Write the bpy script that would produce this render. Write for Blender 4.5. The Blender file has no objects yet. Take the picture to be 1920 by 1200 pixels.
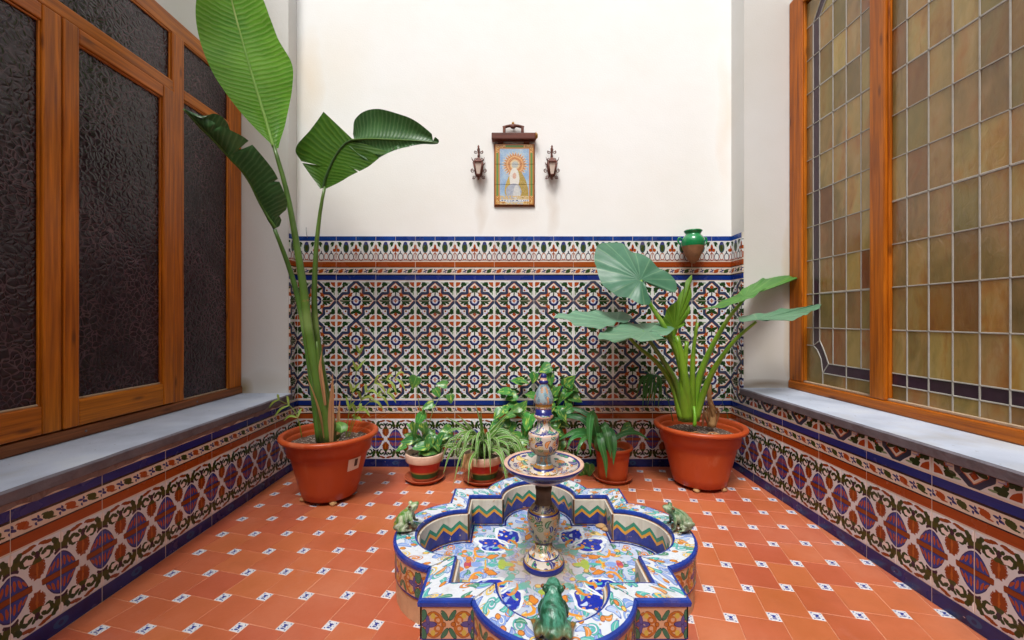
import bpy, bmesh, math, random
from mathutils import Vector, Matrix, Euler, noise

# ------------------------------------------------------------------ camera, world, sun, exposure
SC = bpy.context.scene
F, CX, CY, EYE = 773.0, 958.0, 598.0, 0.749          # focal length in px of a 1920 frame, vanishing point, eye height
cam_d = bpy.data.cameras.new('camera')
cam_d.sensor_width = 36.0
cam_d.lens = 36.0 * F / 1920.0
cam_d.shift_x = (960 - CX) / 1920.0
cam_d.shift_y = -(600 - CY) / 1920.0
cam_d.clip_start, cam_d.clip_end = 0.02, 500
cam = bpy.data.objects.new('camera', cam_d)
SC.collection.objects.link(cam)
cam.location = (0, 0, EYE)
cam.rotation_euler = (math.radians(90), 0, 0)
SC.camera = cam

SUN_EL, SUN_AZ = math.radians(60), math.radians(196)    # azimuth clockwise from +Y (the rear wall): behind and left of the camera
world = bpy.data.worlds.new('World')
SC.world = world
world.use_nodes = True
wn = world.node_tree
wn.nodes.clear()
sky = wn.nodes.new('ShaderNodeTexSky')
sky.sky_type = 'NISHITA'
sky.sun_disc = False
sky.sun_elevation = SUN_EL
sky.sun_rotation = SUN_AZ
sky.air_density, sky.dust_density, sky.ozone_density = 1.0, 4.0, 1.0
hs = wn.nodes.new('ShaderNodeHueSaturation')             # thin bright overcast: the sky's blue is mostly washed out
hs.inputs['Saturation'].default_value = 0.12
bg = wn.nodes.new('ShaderNodeBackground')
bg.inputs['Strength'].default_value = 0.10
wo = wn.nodes.new('ShaderNodeOutputWorld')
wn.links.new(sky.outputs[0], hs.inputs['Color'])
wn.links.new(hs.outputs[0], bg.inputs['Color'])
wn.links.new(bg.outputs[0], wo.inputs['Surface'])

sun_d = bpy.data.lights.new('sun', 'SUN')
sun_d.energy = 1.5
sun_d.angle = math.radians(18)
sun_d.color = (1.0, 0.975, 0.94)
sun = bpy.data.objects.new('sun', sun_d)
SC.collection.objects.link(sun)
sdir = Vector((math.sin(SUN_AZ) * math.cos(SUN_EL), math.cos(SUN_AZ) * math.cos(SUN_EL), math.sin(SUN_EL)))
sun.rotation_euler = (-sdir).to_track_quat('-Z', 'Y').to_euler()
sun.location = sdir * 6

SC.render.engine = 'CYCLES'
SC.view_settings.view_transform = 'Standard'
SC.view_settings.look = 'None'
SC.view_settings.exposure = 0.82
SC.view_settings.gamma = 1.0
SC.view_settings.use_curve_mapping = False
SC.cycles.max_bounces = 5
SC.cycles.diffuse_bounces = 3
SC.cycles.glossy_bounces = 2
SC.cycles.adaptive_threshold = 0.02
SC.cycles.sample_clamp_indirect = 6.0
SC.cycles.use_denoising = True

random.seed(7)
C = SC.collection
R = math.radians

def px(x, y, d):
    """The place in the patio seen at photo point (x, y) when it stands d metres in front of the eye."""
    return Vector(((x - CX) * d / F, d, EYE - (y - CY) * d / F))

# ------------------------------------------------------------------ object helpers
def origin(o):
    v = Vector((0, 0, 0))
    while o is not None:
        v = v + Vector(o.location)
        o = o.parent
    return v

def link(o, parent=None):
    C.objects.link(o)
    if parent is not None:
        o.parent = parent
    return o

def tag(o, label=None, cat=None, group=None, kind=None):
    if label: o['label'] = label
    if cat: o['category'] = cat
    if group: o['group'] = group
    if kind: o['kind'] = kind
    return o

def empty(name, loc, label, cat, group=None):
    o = bpy.data.objects.new(name, None)
    o.empty_display_size = 0.05
    o.location = loc
    link(o)
    return tag(o, label, cat, group)

def mesh_data(name, verts, faces, mats, uv=None, smooth=False, fmat=None, luv=None):
    me = bpy.data.meshes.new(name)
    me.from_pydata([tuple(v) for v in verts], [], faces)
    for m_ in (mats if isinstance(mats, (list, tuple)) else [mats]):
        me.materials.append(m_)
    if uv is not None:
        l = me.uv_layers.new(name='UVMap')
        for lp in me.loops:
            l.data[lp.index].uv = uv[lp.vertex_index]
    if luv is not None:
        l = me.uv_layers.new(name='UVMap')
        for i, c in enumerate(luv):
            l.data[i].uv = c
    if fmat is not None:
        for p, k in zip(me.polygons, fmat):
            p.material_index = k
    if smooth:
        for p in me.polygons:
            p.use_smooth = True
    me.update()
    return me

def obj(name, verts, faces, mats, parent=None, uv=None, smooth=False, fmat=None, luv=None, loc=None):
    """One mesh object; verts are given in world space."""
    o0 = Vector(loc) if loc is not None else (origin(parent) if parent is not None else Vector((0, 0, 0)))
    me = mesh_data(name, [Vector(v) - o0 for v in verts], faces, mats, uv, smooth, fmat, luv)
    o = bpy.data.objects.new(name, me)
    link(o, parent)
    o.location = o0 - (origin(parent) if parent is not None else Vector((0, 0, 0)))
    return o

def inst(name, me, loc, parent=None, rot=(0, 0, 0), scale=(1, 1, 1)):
    o = bpy.data.objects.new(name, me)
    link(o, parent)
    o.location = Vector(loc) - (origin(parent) if parent is not None else Vector((0, 0, 0)))
    o.rotation_euler = rot
    o.scale = scale
    return o

class Geo:
    """Collects shapes into one mesh."""
    def __init__(self):
        self.v, self.f, self.uv, self.m = [], [], [], []
    def add(self, verts, faces, uv=None, m=0):
        n = len(self.v)
        self.v += [Vector(a) for a in verts]
        self.f += [[i + n for i in q] for q in faces]
        self.uv += list(uv) if uv is not None else [(0.0, 0.0)] * len(verts)
        self.m += [m] * len(faces)
    def box(self, x0, x1, y0, y1, z0, z1, bev=0.0, m=0):
        """Box with chamfered edges; UV = (along the length, across) in metres."""
        b = min(bev, (x1 - x0) * .45, (y1 - y0) * .45, (z1 - z0) * .45)
        d = (x1 - x0, y1 - y0, z1 - z0)
        L = d.index(max(d))
        if b <= 0:
            vs = [Vector((x, y, z)) for x in (x0, x1) for y in (y0, y1) for z in (z0, z1)]
            fs = [(0, 1, 3, 2), (4, 6, 7, 5), (0, 4, 5, 1), (2, 3, 7, 6), (0, 2, 6, 4), (1, 5, 7, 3)]
            nv, nf = [], []
            for f_ in fs:
                k = len(nv); nv += [vs[i] for i in f_]; nf.append((k, k + 1, k + 2, k + 3))
            vs, fs = nv, nf
        else:
            bm = bmesh.new()
            bmesh.ops.create_cube(bm, size=1.0)
            for v in bm.verts:
                v.co = Vector(((x0 + x1) / 2 + v.co.x * d[0], (y0 + y1) / 2 + v.co.y * d[1], (z0 + z1) / 2 + v.co.z * d[2]))
            bmesh.ops.bevel(bm, geom=list(bm.edges), offset=b, segments=2, profile=.5, affect='EDGES')
            bm.verts.index_update()
            vs = [v.co.copy() for v in bm.verts]
            fs = [[v.index for v in q.verts] for q in bm.faces]
            bm.free()
        oth = [i for i in range(3) if i != L]
        uv = [(v[L], v[oth[0]] + v[oth[1]]) for v in vs]
        self.add(vs, fs, uv, m)
        return self
    def tube(self, pts, rad, n=8, cap=True, m=0):
        pts = [Vector(p) for p in pts]
        rad = rad if isinstance(rad, (list, tuple)) else [rad] * len(pts)
        t0 = (pts[1] - pts[0]).normalized()
        a = t0.orthogonal().normalized()
        rings, vs, uv, L = [], [], [], 0.0
        for i, p in enumerate(pts):
            t = (pts[min(i + 1, len(pts) - 1)] - pts[max(i - 1, 0)])
            t = t.normalized() if t.length > 1e-9 else t0
            a = (a - t * a.dot(t))
            a = a.normalized() if a.length > 1e-6 else t.orthogonal().normalized()
            b = t.cross(a)
            if i: L += (pts[i] - pts[i - 1]).length
            for k in range(n):
                an = 2 * math.pi * k / n
                vs.append(p + (a * math.cos(an) + b * math.sin(an)) * rad[i])
                uv.append((L, k / n))
        fs = []
        for i in range(len(pts) - 1):
            for k in range(n):
                fs.append((i * n + k, i * n + (k + 1) % n, (i + 1) * n + (k + 1) % n, (i + 1) * n + k))
        if cap:
            fs.append(tuple(reversed(range(n))))
            fs.append(tuple(range((len(pts) - 1) * n, len(pts) * n)))
        self.add(vs, fs, uv, m)
        return self
    def lathe(self, c, prof, n=40, mats=None, cap=True):
        """prof = [(radius, height)] turned about a vertical axis through c."""
        vs, uv = [], []
        s = 0.0
        for i, (r, z) in enumerate(prof):
            if i: s += math.hypot(r - prof[i - 1][0], z - prof[i - 1][1])
            for k in range(n):
                an = 2 * math.pi * k / n
                vs.append(Vector(c) + Vector((r * math.cos(an), r * math.sin(an), z)))
                uv.append((k / n, s))
        for i in range(len(prof) - 1):
            fs = []
            for k in range(n):
                fs.append((i * n + k, i * n + (k + 1) % n, (i + 1) * n + (k + 1) % n, (i + 1) * n + k))
            b = len(self.v) if i == 0 else base
            if i == 0:
                base = len(self.v)
                self.v += vs; self.uv += uv
            self.f += [[q + base for q in f_] for f_ in fs]
            self.m += [mats[i] if mats else 0] * len(fs)
        if cap:
            self.f.append([base + k for k in reversed(range(n))]); self.m.append(mats[0] if mats else 0)
            self.f.append([base + (len(prof) - 1) * n + k for k in range(n)]); self.m.append(mats[-1] if mats else 0)
        return self
    def sphere(self, c, r, seg=14, ring=9, m=0, rot=None):
        r = r if isinstance(r, (list, tuple)) else (r, r, r)
        vs, fs = [], []
        for i in range(ring + 1):
            th = math.pi * i / ring
            for k in range(seg):
                an = 2 * math.pi * k / seg
                v = Vector((r[0] * math.sin(th) * math.cos(an), r[1] * math.sin(th) * math.sin(an), r[2] * math.cos(th)))
                if rot is not None: v = rot @ v
                vs.append(Vector(c) + v)
        for i in range(ring):
            for k in range(seg):
                fs.append((i * seg + k, (i + 1) * seg + k, (i + 1) * seg + (k + 1) % seg, i * seg + (k + 1) % seg))
        self.add(vs, fs, [(v.x, v.z) for v in vs], m)
        return self
    def build(self, name, mats, parent=None, smooth=False, loc=None, weld=False):
        o = obj(name, self.v, self.f, mats, parent, self.uv, smooth, self.m, loc=loc)
        if weld:
            bm = bmesh.new(); bm.from_mesh(o.data)
            bmesh.ops.remove_doubles(bm, verts=bm.verts, dist=1e-5)
            bm.to_mesh(o.data); bm.free()
        return o

def catmull(pts, n):
    """n points spread evenly along a smooth curve through pts."""
    pts = [Vector(p) for p in pts]
    if len(pts) == 2:
        return [pts[0].lerp(pts[1], i / (n - 1)) for i in range(n)]
    P = [pts[0] * 2 - pts[1]] + pts + [pts[-1] * 2 - pts[-2]]
    fine = []
    for i in range(1, len(P) - 2):
        for k in range(12):
            t = k / 12
            a, b, c, d = P[i - 1], P[i], P[i + 1], P[i + 2]
            fine.append(.5 * ((2 * b) + (c - a) * t + (2 * a - 5 * b + 4 * c - d) * t * t + (3 * b - a - 3 * c + d) * t ** 3))
    fine.append(pts[-1])
    acc = [0.0]
    for i in range(1, len(fine)):
        acc.append(acc[-1] + (fine[i] - fine[i - 1]).length)
    out, j = [], 0
    for i in range(n):
        s = acc[-1] * i / (n - 1)
        while j < len(acc) - 2 and acc[j + 1] < s: j += 1
        seg = acc[j + 1] - acc[j]
        out.append(fine[j].lerp(fine[j + 1], (s - acc[j]) / seg if seg > 1e-9 else 0))
    return out

def lin(c):
    """sRGB 0-255 -> linear."""
    def g(v):
        v /= 255.0
        return v / 12.92 if v <= .04045 else ((v + .055) / 1.055) ** 2.4
    return tuple(g(v) for v in c)

# ------------------------------------------------------------------ a small painter that writes shader nodes
class Paint:
    def __init__(self, name, ground=(.5, .5, .5)):
        self.mat = bpy.data.materials.new(name)
        self.mat.use_nodes = True
        self.nt = self.mat.node_tree
        self.nt.nodes.clear()
        self.c = ground
        self._uv = None
        self._rnd = None
    def n(self, t, **kw):
        nd = self.nt.nodes.new(t)
        for k, v in kw.items(): setattr(nd, k, v)
        return nd
    def put(self, val, sock):
        if isinstance(val, bpy.types.NodeSocket):
            self.nt.links.new(val, sock)
        elif isinstance(val, (int, float)):
            sock.default_value = val if sock.type == 'VALUE' else ((val,) * 3 if sock.type == 'VECTOR' else (val, val, val, 1))
        else:
            sock.default_value = (*val[:3], 1) if sock.type == 'RGBA' else tuple(val)
    def m(self, op, a, b=0.0, c=0.0, clamp=False):
        nd = self.n('ShaderNodeMath', operation=op, use_clamp=clamp)
        self.put(a, nd.inputs[0]); self.put(b, nd.inputs[1]); self.put(c, nd.inputs[2])
        return nd.outputs[0]
    def vm(self, op, a, b=(0, 0, 0), s=None):
        nd = self.n('ShaderNodeVectorMath', operation=op)
        self.put(a, nd.inputs[0]); self.put(b, nd.inputs[1])
        if s is not None: self.put(s, nd.inputs[3])
        return nd.outputs[1] if op in ('LENGTH', 'DISTANCE', 'DOT_PRODUCT') else nd.outputs[0]
    def uv(self):
        if self._uv is None: self._uv = self.n('ShaderNodeTexCoord').outputs['UV']
        return self._uv
    def obco(self): return self.n('ShaderNodeTexCoord').outputs['Object']
    def world(self): return self.n('ShaderNodeNewGeometry').outputs['Position']
    def rnd(self):
        if self._rnd is None: self._rnd = self.n('ShaderNodeObjectInfo').outputs['Random']
        return self._rnd
    def sep(self, v):
        nd = self.n('ShaderNodeSeparateXYZ'); self.put(v, nd.inputs[0]); return nd.outputs[0], nd.outputs[1], nd.outputs[2]
    def comb(self, x, y, z=0.0):
        nd = self.n('ShaderNodeCombineXYZ')
        self.put(x, nd.inputs[0]); self.put(y, nd.inputs[1]); self.put(z, nd.inputs[2])
        return nd.outputs[0]
    def mapping(self, v, loc=(0, 0, 0), rot=(0, 0, 0), scale=(1, 1, 1), kind='POINT'):
        if scale != (1, 1, 1): v = self.vm('MULTIPLY', v, scale)
        return self.vm('ADD', v, loc) if loc != (0, 0, 0) else v
    def noise(self, v, scale=5.0, detail=3.0, rough=.5, out=0, dist=0.0, w=None):
        nd = self.n('ShaderNodeTexNoise')
        if w is not None:
            nd.noise_dimensions = '4D'; self.put(w, nd.inputs['W'])
        self.put(v, nd.inputs['Vector']); nd.inputs['Scale'].default_value = scale
        nd.inputs['Detail'].default_value = detail; nd.inputs['Roughness'].default_value = rough
        nd.inputs['Distortion'].default_value = dist
        return nd.outputs[out]
    def voro(self, v, scale, feature='F1', rand=1.0, dim='2D'):
        nd = self.n('ShaderNodeTexVoronoi', feature=feature, voronoi_dimensions=dim)
        self.put(v, nd.inputs['Vector']); nd.inputs['Scale'].default_value = scale
        nd.inputs['Randomness'].default_value = rand
        return nd.outputs
    def ramp(self, fac, stops, const=False):
        nd = self.n('ShaderNodeValToRGB')
        cr = nd.color_ramp
        cr.interpolation = 'CONSTANT' if const else 'LINEAR'
        while len(cr.elements) < len(stops): cr.elements.new(0.5)
        for e, (p, c) in zip(cr.elements, stops):
            e.position = p; e.color = (*c, 1) if not isinstance(c, (int, float)) else (c, c, c, 1)
        self.put(fac, nd.inputs[0])
        return nd.outputs[0]
    def step(self, v, a, b):
        nd = self.n('ShaderNodeMapRange'); nd.clamp = True
        self.put(v, nd.inputs[0]); nd.inputs[1].default_value = a; nd.inputs[2].default_value = b
        return nd.outputs[0]
    def mix(self, f, a, b, blend='MIX'):
        nd = self.n('ShaderNodeMix', data_type='RGBA', blend_type=blend)
        self.put(f, nd.inputs[0]); self.put(a, nd.inputs[6]); self.put(b, nd.inputs[7])
        return nd.outputs[2]
    def lt(self, a, b): return self.m('LESS_THAN', a, b)
    def gt(self, a, b): return self.m('GREATER_THAN', a, b)
    def band(self, v, a, b):           # 1 where a < v < b
        return self.m('COMPARE', v, (a + b) / 2, (b - a) / 2)
    def AND(self, *a):
        r = a[0]
        for q in a[1:]: r = self.m('MULTIPLY', r, q)
        return r
    def over(self, mask, col): self.c = self.mix(mask, self.c, col)
    def ell(self, v, cx, cy, rx, ry, rot=0.0):
        """<1 inside an ellipse."""
        if not rot:
            return self.vm('LENGTH', self.vm('MULTIPLY', self.vm('SUBTRACT', v, (cx, cy, 0)), (1 / rx, 1 / ry, 0)))
        c, s = math.cos(R(rot)), math.sin(R(rot))
        a, b = (c / rx, s / rx, 0), (-s / ry, c / ry, 0)
        d = self.vm('SUBTRACT', v, (cx, cy, 0))
        return self.vm('LENGTH', self.comb(self.vm('DOT_PRODUCT', d, a), self.vm('DOT_PRODUCT', d, b)))
    def blob(self, v, cx, cy, rx, ry, rot, col, grow=None, gcol=None):
        d = self.ell(v, cx, cy, rx, ry, rot)
        if grow: self.over(self.lt(d, grow), gcol)
        self.over(self.lt(d, 1.0), col)
    def ring(self, v, cx, cy, rx, ry, rot, a, b, col):
        self.over(self.band(self.ell(v, cx, cy, rx, ry, rot), a, b), col)
    def wobble(self, v, scale, amp):
        c = self.noise(v, scale, 1.0, out=1)
        return self.vm('ADD', v, self.vm('SCALE', self.vm('SUBTRACT', c, (.5, .5, .5)), s=amp))
    def tint(self, amount=.12, hue=0.0):
        nd = self.n('ShaderNodeHueSaturation')
        self.put(self.m('MULTIPLY_ADD', self.rnd(), amount, 1 - amount / 2), nd.inputs['Value'])
        if hue: self.put(self.m('MULTIPLY_ADD', self.rnd(), hue, .5 - hue / 2), nd.inputs['Hue'])
        self.put(self.c, nd.inputs['Color']); self.c = nd.outputs[0]
    def done(self, rough=.3, bump=None, bstr=.3, bdist=.01, spec=.5, coat=0.0, trans=0.0, tcol=None, metal=0.0, sheen=0.0):
        b = self.n('ShaderNodeBsdfPrincipled')
        self.put(self.c, b.inputs['Base Color'])
        self.put(rough, b.inputs['Roughness'])
        b.inputs['Specular IOR Level'].default_value = spec
        b.inputs['Coat Weight'].default_value = coat
        b.inputs['Coat Roughness'].default_value = .08
        b.inputs['Metallic'].default_value = metal
        if bump is not None:
            bn = self.n('ShaderNodeBump'); bn.inputs['Strength'].default_value = bstr; bn.inputs['Distance'].default_value = bdist
            self.put(bump, bn.inputs['Height']); self.nt.links.new(bn.outputs[0], b.inputs['Normal'])
        out = self.n('ShaderNodeOutputMaterial')
        sh = b.outputs[0]
        if trans > 0:
            tr = self.n('ShaderNodeBsdfTranslucent'); self.put(tcol if tcol is not None else self.c, tr.inputs[0])
            mx = self.n('ShaderNodeMixShader'); mx.inputs[0].default_value = trans
            self.nt.links.new(sh, mx.inputs[1]); self.nt.links.new(tr.outputs[0], mx.inputs[2]); sh = mx.outputs[0]
        self.nt.links.new(sh, out.inputs[0])
        return self.mat

# ------------------------------------------------------------------ materials
WHITE, CREAM = lin((220, 221, 220)), lin((222, 208, 190))
SLATE, COBALT, NAVY = lin((44, 58, 86)), lin((20, 38, 118)), lin((22, 28, 84))
ORANGE, RUST, GREEN, OLIVE = lin((164, 72, 24)), lin((134, 60, 16)), lin((28, 60, 26)), lin((54, 68, 22))
DARK, PURPLE, LAV = lin((26, 20, 30)), lin((46, 30, 54)), lin((160, 168, 214))

def glaze_finish(p, dirt=.25, rough=.2):
    """Fired glaze: tone changes a little from tile to tile, hairline dirt, slightly wavy surface."""
    w = p.world()
    p.tint(.13, .008)
    n = p.noise(w, 10, 3, .65)
    d = p.step(n, .54, .78)
    p.c = p.mix(p.m('MULTIPLY', d, dirt), p.c, lin((120, 96, 78)))
    r = p.m('MULTIPLY_ADD', n, .3, rough - .1)
    h = p.noise(w, 45, 0)
    return p.done(r, h, .06, .004, .5)

def mat_field():
    """Main dado tile: quatrefoil band, ring, sprigs, crossed corner. UV in metres from a ring centre, period 0.2."""
    p = Paint('quatrefoil_tile', WHITE)
    v = p.wobble(p.uv(), 60, .0035)
    x, y, _ = p.sep(v)
    fx = p.m('MULTIPLY', p.m('PINGPONG', x, .1), 10.0)
    fy = p.m('MULTIPLY', p.m('PINGPONG', y, .1), 10.0)
    q = p.comb(fx, fy)
    a, b = p.m('MAXIMUM', fx, fy), p.m('MINIMUM', fx, fy)
    s = p.comb(a, b)
    sd = p.m('SMOOTH_MAX', p.m('SUBTRACT', b, .37), p.m('SUBTRACT', p.m('ADD', p.m('MULTIPLY', a, .747), p.m('MULTIPLY', b, .664)), .745), .05)
    # corner field
    c, d = p.m('SUBTRACT', 1.0, a), p.m('SUBTRACT', 1.0, b)
    k = p.comb(c, d)
    rc = p.vm('LENGTH', k)
    p.blob(k, .145, .44, .105, .17, -14, GREEN, 1.25, WHITE)
    p.blob(k, .27, .37, .065, .075, 30, GREEN)
    p.blob(k, .10, .62, .03, .1, 0, lin((120, 150, 110)))
    p.over(p.band(rc, .0, .3), ORANGE)
    p.over(p.band(rc, .3, .345), WHITE)
    p.over(p.lt(c, .055), WHITE)
    p.blob(k, .36, .36, .06, .06, 0, RUST)
    mx = p.m('MAXIMUM', p.m('ABSOLUTE', p.m('SUBTRACT', a, .525)), p.m('ABSOLUTE', p.m('SUBTRACT', b, .525)))
    p.over(p.lt(mx, .125), LAV)
    p.over(p.lt(mx, .095), WHITE)
    p.over(p.lt(mx, .045), RUST)
    # band and interior
    p.over(p.lt(sd, .11), WHITE)
    p.over(p.lt(sd, .078), SLATE)
    p.over(p.lt(sd, -.058), lin((158, 78, 50)))
    p.over(p.lt(sd, -.082), lin((228, 204, 180)))
    p.over(p.lt(sd, -.115), WHITE)
    # ring lobes: sprig along x, flower along y
    p.blob(q, .55, .0, .28, .075, 0, OLIVE)
    p.blob(q, .44, .12, .15, .066, 38, GREEN)
    p.blob(q, .60, .09, .13, .055, 30, GREEN)
    p.blob(q, .36, .16, .065, .05, 0, GREEN)
    p.over(p.AND(p.lt(fx, .03), p.band(fy, .24, .6)), GREEN)
    p.blob(q, .12, .57, .18, .08, 24, GREEN)
    p.blob(q, .08, .46, .10, .045, -20, GREEN)
    p.over(p.lt(p.m('ADD', fx, p.m('ABSOLUTE', p.m('SUBTRACT', fy, .69))), .115), lin((120, 50, 30)))
    p.over(p.lt(p.m('ADD', fx, p.m('ABSOLUTE', p.m('SUBTRACT', fy, .71))), .075), ORANGE)
    p.blob(s, .30, .27, .09, .06, 40, ORANGE)
    p.blob(s, .37, .22, .055, .045, 0, RUST)
    r = p.vm('LENGTH', q)
    p.over(p.band(r, .145, .255), NAVY)
    p.over(p.band(r, .12, .15), lin((150, 160, 200)))
    p.over(p.lt(p.m('ADD', p.m('MULTIPLY', a, 1.0), p.m('MULTIPLY', b, 1.9)), .115), ORANGE)
    return glaze_finish(p)

def mat_egg():
    """Skirting frieze: blue-and-rust ovals between leaf sprays. UV in metres, oval axis at u = 0, period 0.1; v from the tile's foot."""
    p = Paint('oval_frieze_tile', lin((214, 217, 222)))
    v = p.wobble(p.uv(), 70, .003)
    x, y, _ = p.sep(v)
    fx = p.m('PINGPONG', x, .05)
    fy = p.m('ABSOLUTE', p.m('SUBTRACT', y, .1))
    q = p.comb(fx, fy)
    # leaf column at u = .05
    qq = p.wobble(q, 160, .006)
    p.blob(p.wobble(q, 330, .012), .05, .039, .0165, .0245, 0, RUST)
    p.blob(qq, .05, .034, .0022, .018, 0, lin((170, 92, 34)))
    p.blob(q, .047, .060, .010, .008, 30, OLIVE)
    p.blob(q, .05, .071, .006, .009, 0, PURPLE)
    p.blob(qq, .029, .066, .0135, .0145, 10, GREEN)
    p.blob(qq, .0345, .0645, .0105, .0095, 10, lin((226, 216, 214)))
    p.blob(qq, .036, .071, .0065, .0042, -30, GREEN)
    p.blob(q, .043, .078, .004, .006, 30, GREEN)
    p.blob(qq, .031, .0915, .017, .0048, 12, RUST)
    # stalk above the oval
    p.blob(qq, .008, .070, .0085, .020, -14, OLIVE)
    p.blob(qq, .013, .083, .006, .010, -30, GREEN)
    p.blob(q, .0, .085, .0048, .0125, 0, lin((232, 224, 222)))
    p.blob(q, .004, .0535, .011, .007, 0, PURPLE)
    # oval
    d = p.m('ADD', p.m('POWER', p.m('DIVIDE', fx, .0345), 1.65), p.m('POWER', p.m('DIVIDE', fy, .051), 1.5))
    p.over(p.lt(d, 1.14), lin((214, 217, 222)))
    p.over(p.lt(d, 1.0), lin((40, 62, 142)))
    p.over(p.band(d, .9, 1.0), lin((36, 38, 100)))
    for cx, cy, rx, ry, ro in ((.007, .026, .0028, .012, 4), (.0165, .024, .0028, .011, 16), (.0255, .019, .0026, .0085, 30), (.0, .024, .002, .012, 0)):
        p.blob(q, cx, cy, rx, ry, ro, lin((160, 76, 44)))
    p.over(p.AND(p.lt(fy, .0080), p.lt(fx, .0395)), lin((50, 34, 40)))
    p.over(p.AND(p.lt(fy, .0064), p.lt(fx, .041)), RUST)
    return glaze_finish(p, .12)

def mat_border():
    """Three-stripe border tile (rust, leaf chain, blue). UV: u metres, v 0..1 from the rust edge."""
    p = Paint('stripe_border_tile', lin((216, 200, 184)))
    u, t, _ = p.sep(p.uv())
    q = p.wobble(p.comb(u, p.m('MULTIPLY', p.m('SUBTRACT', t, .495), .103)), 120, .003)
    x, y, _ = p.sep(q)
    f = p.m('FLOORED_MODULO', x, .05)
    alt = p.gt(p.m('FLOORED_MODULO', x, .1), .05)
    e = p.comb(f, y)
    leaf = p.mix(alt, lin((160, 72, 22)), lin((48, 68, 26)))
    blue = lin((36, 44, 108))
    p.blob(e, .046, .004, .008, .003, -20, blue)
    p.blob(e, .004, -.002, .008, .0035, -25, blue)
    p.blob(e, .002, .007, .003, .005, 30, blue)
    p.blob(e, .0485, -.008, .003, .005, 30, blue)
    ee = p.wobble(e, 240, .004)
    p.blob(ee, .023, .001, .012, .0095, -20, leaf)
    p.blob(ee, .032, -.0085, .009, .0028, -8, leaf)
    p.blob(ee, .014, .009, .006, .0028, 0, leaf)
    p.over(p.band(t, .035, .285), p.mix(p.noise(p.uv(), 30, 3), lin((138, 58, 16)), lin((168, 78, 26))))
    p.over(p.band(t, .285, .325), DARK)
    p.over(p.band(t, .67, .73), DARK)
    p.over(p.band(t, .73, .965), p.mix(p.noise(p.uv(), 26, 3), lin((8, 28, 98)), lin((18, 52, 140))))
    return glaze_finish(p, .12)

def mat_lace():
    """Upper frieze: rust flowers, green drops, little arches. UV metres, flower axis at u = 0, period 0.1, v 0..0.1."""
    p = Paint('lace_frieze_tile', WHITE)
    v = p.wobble(p.uv(), 90, .0025)
    x, y, _ = p.sep(v)
    f = p.m('PINGPONG', x, .05)
    q = p.comb(f, y)
    p.ring(q, .025, .020, .0125, .020, 0, .78, 1.05, lin((50, 44, 66)))
    p.blob(q, .025, .044, .003, .007, 0, lin((50, 44, 66)))
    p.ring(q, .0, .020, .011, .020, 0, .8, 1.05, lin((160, 78, 52)))
    p.ring(q, .05, .022, .011, .018, 0, .78, 1.05, lin((170, 88, 50)))
    p.over(p.band(y, .002, .0065), lin((150, 86, 70)))
    p.blob(q, .021, .084, .0085, .013, 12, GREEN)
    p.blob(q, .016, .092, .008, .004, 0, GREEN)
    p.blob(q, .027, .072, .003, .012, 0, lin((200, 214, 200)))
    p.blob(q, .05, .067, .0145, .0265, 0, lin((54, 78, 82)))
    p.blob(q, .05, .066, .0085, .019, 0, OLIVE)
    p.blob(q, .05, .089, .0095, .0085, 0, lin((58, 62, 120)))
    p.over(p.AND(p.lt(f, .0022), p.band(y, .012, .05)), RUST)
    p.blob(q, .0, .066, .0068, .018, 0, ORANGE)
    p.blob(q, .0095, .054, .0085, .0085, 0, ORANGE)
    p.blob(q, .0, .060, .0032, .010, 0, PURPLE)
    return glaze_finish(p)

def mat_solid(name, a, b, dirt=.2):
    p = Paint(name, a)
    w = p.world()
    p.c = p.mix(p.step(p.noise(w, 18, 4, .6), .35, .7), a, b)
    return glaze_finish(p, dirt)

def mat_skirt():
    """Blue skirting tile with a faint teal lozenge at each joint and some chipped, limy spots."""
    p = Paint('blue_skirting_tile', lin((30, 36, 104)))
    x, y, _ = p.sep(p.uv())
    f = p.m('PINGPONG', x, .1)
    p.c = p.mix(p.step(p.noise(p.world(), 14, 4, .6), .35, .7), lin((12, 26, 84)), lin((24, 48, 122)))
    p.blob(p.comb(f, y), .1, .021, .017, .011, 0, lin((30, 76, 128)))
    p.blob(p.comb(f, y), .1, .021, .006, .005, 0, lin((20, 40, 100)))
    sp = p.step(p.noise(p.world(), 95, 3, .6), .72, .76)
    p.c = p.mix(sp, p.c, lin((200, 186, 180)))
    return glaze_finish(p, .15)

def mat_terracotta():
    p = Paint('terracotta_floor_tile', lin((200, 104, 64)))
    w = p.world()
    n1 = p.noise(w, 3.2, 4, .6)
    c = p.ramp(n1, [(.28, lin((172, 90, 50))), (.5, lin((188, 102, 68))), (.72, lin((196, 118, 88)))])
    p.c = p.mix(p.m('MULTIPLY', p.noise(w, 60, 2, .7), .28), c, lin((168, 74, 44)))
    p.c = p.mix(p.step(p.noise(w, 7, 6, .7), .60, .78), p.c, lin((184, 108, 84)))
    p.c = p.mix(p.step(p.noise(w, 170, 2, .5), .74, .78), p.c, lin((128, 66, 44)))
    p.c = p.mix(p.m('MULTIPLY', p.step(p.noise(w, 5.2, 4, .65), .58, .74), .35), p.c, lin((146, 78, 54)))
    p.tint(.14, .012)
    r = p.m('MULTIPLY_ADD', p.noise(w, 12, 3, .6), .4, .18)
    return p.done(r, p.noise(w, 130, 1, .6), .10, .003, .45)

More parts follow.
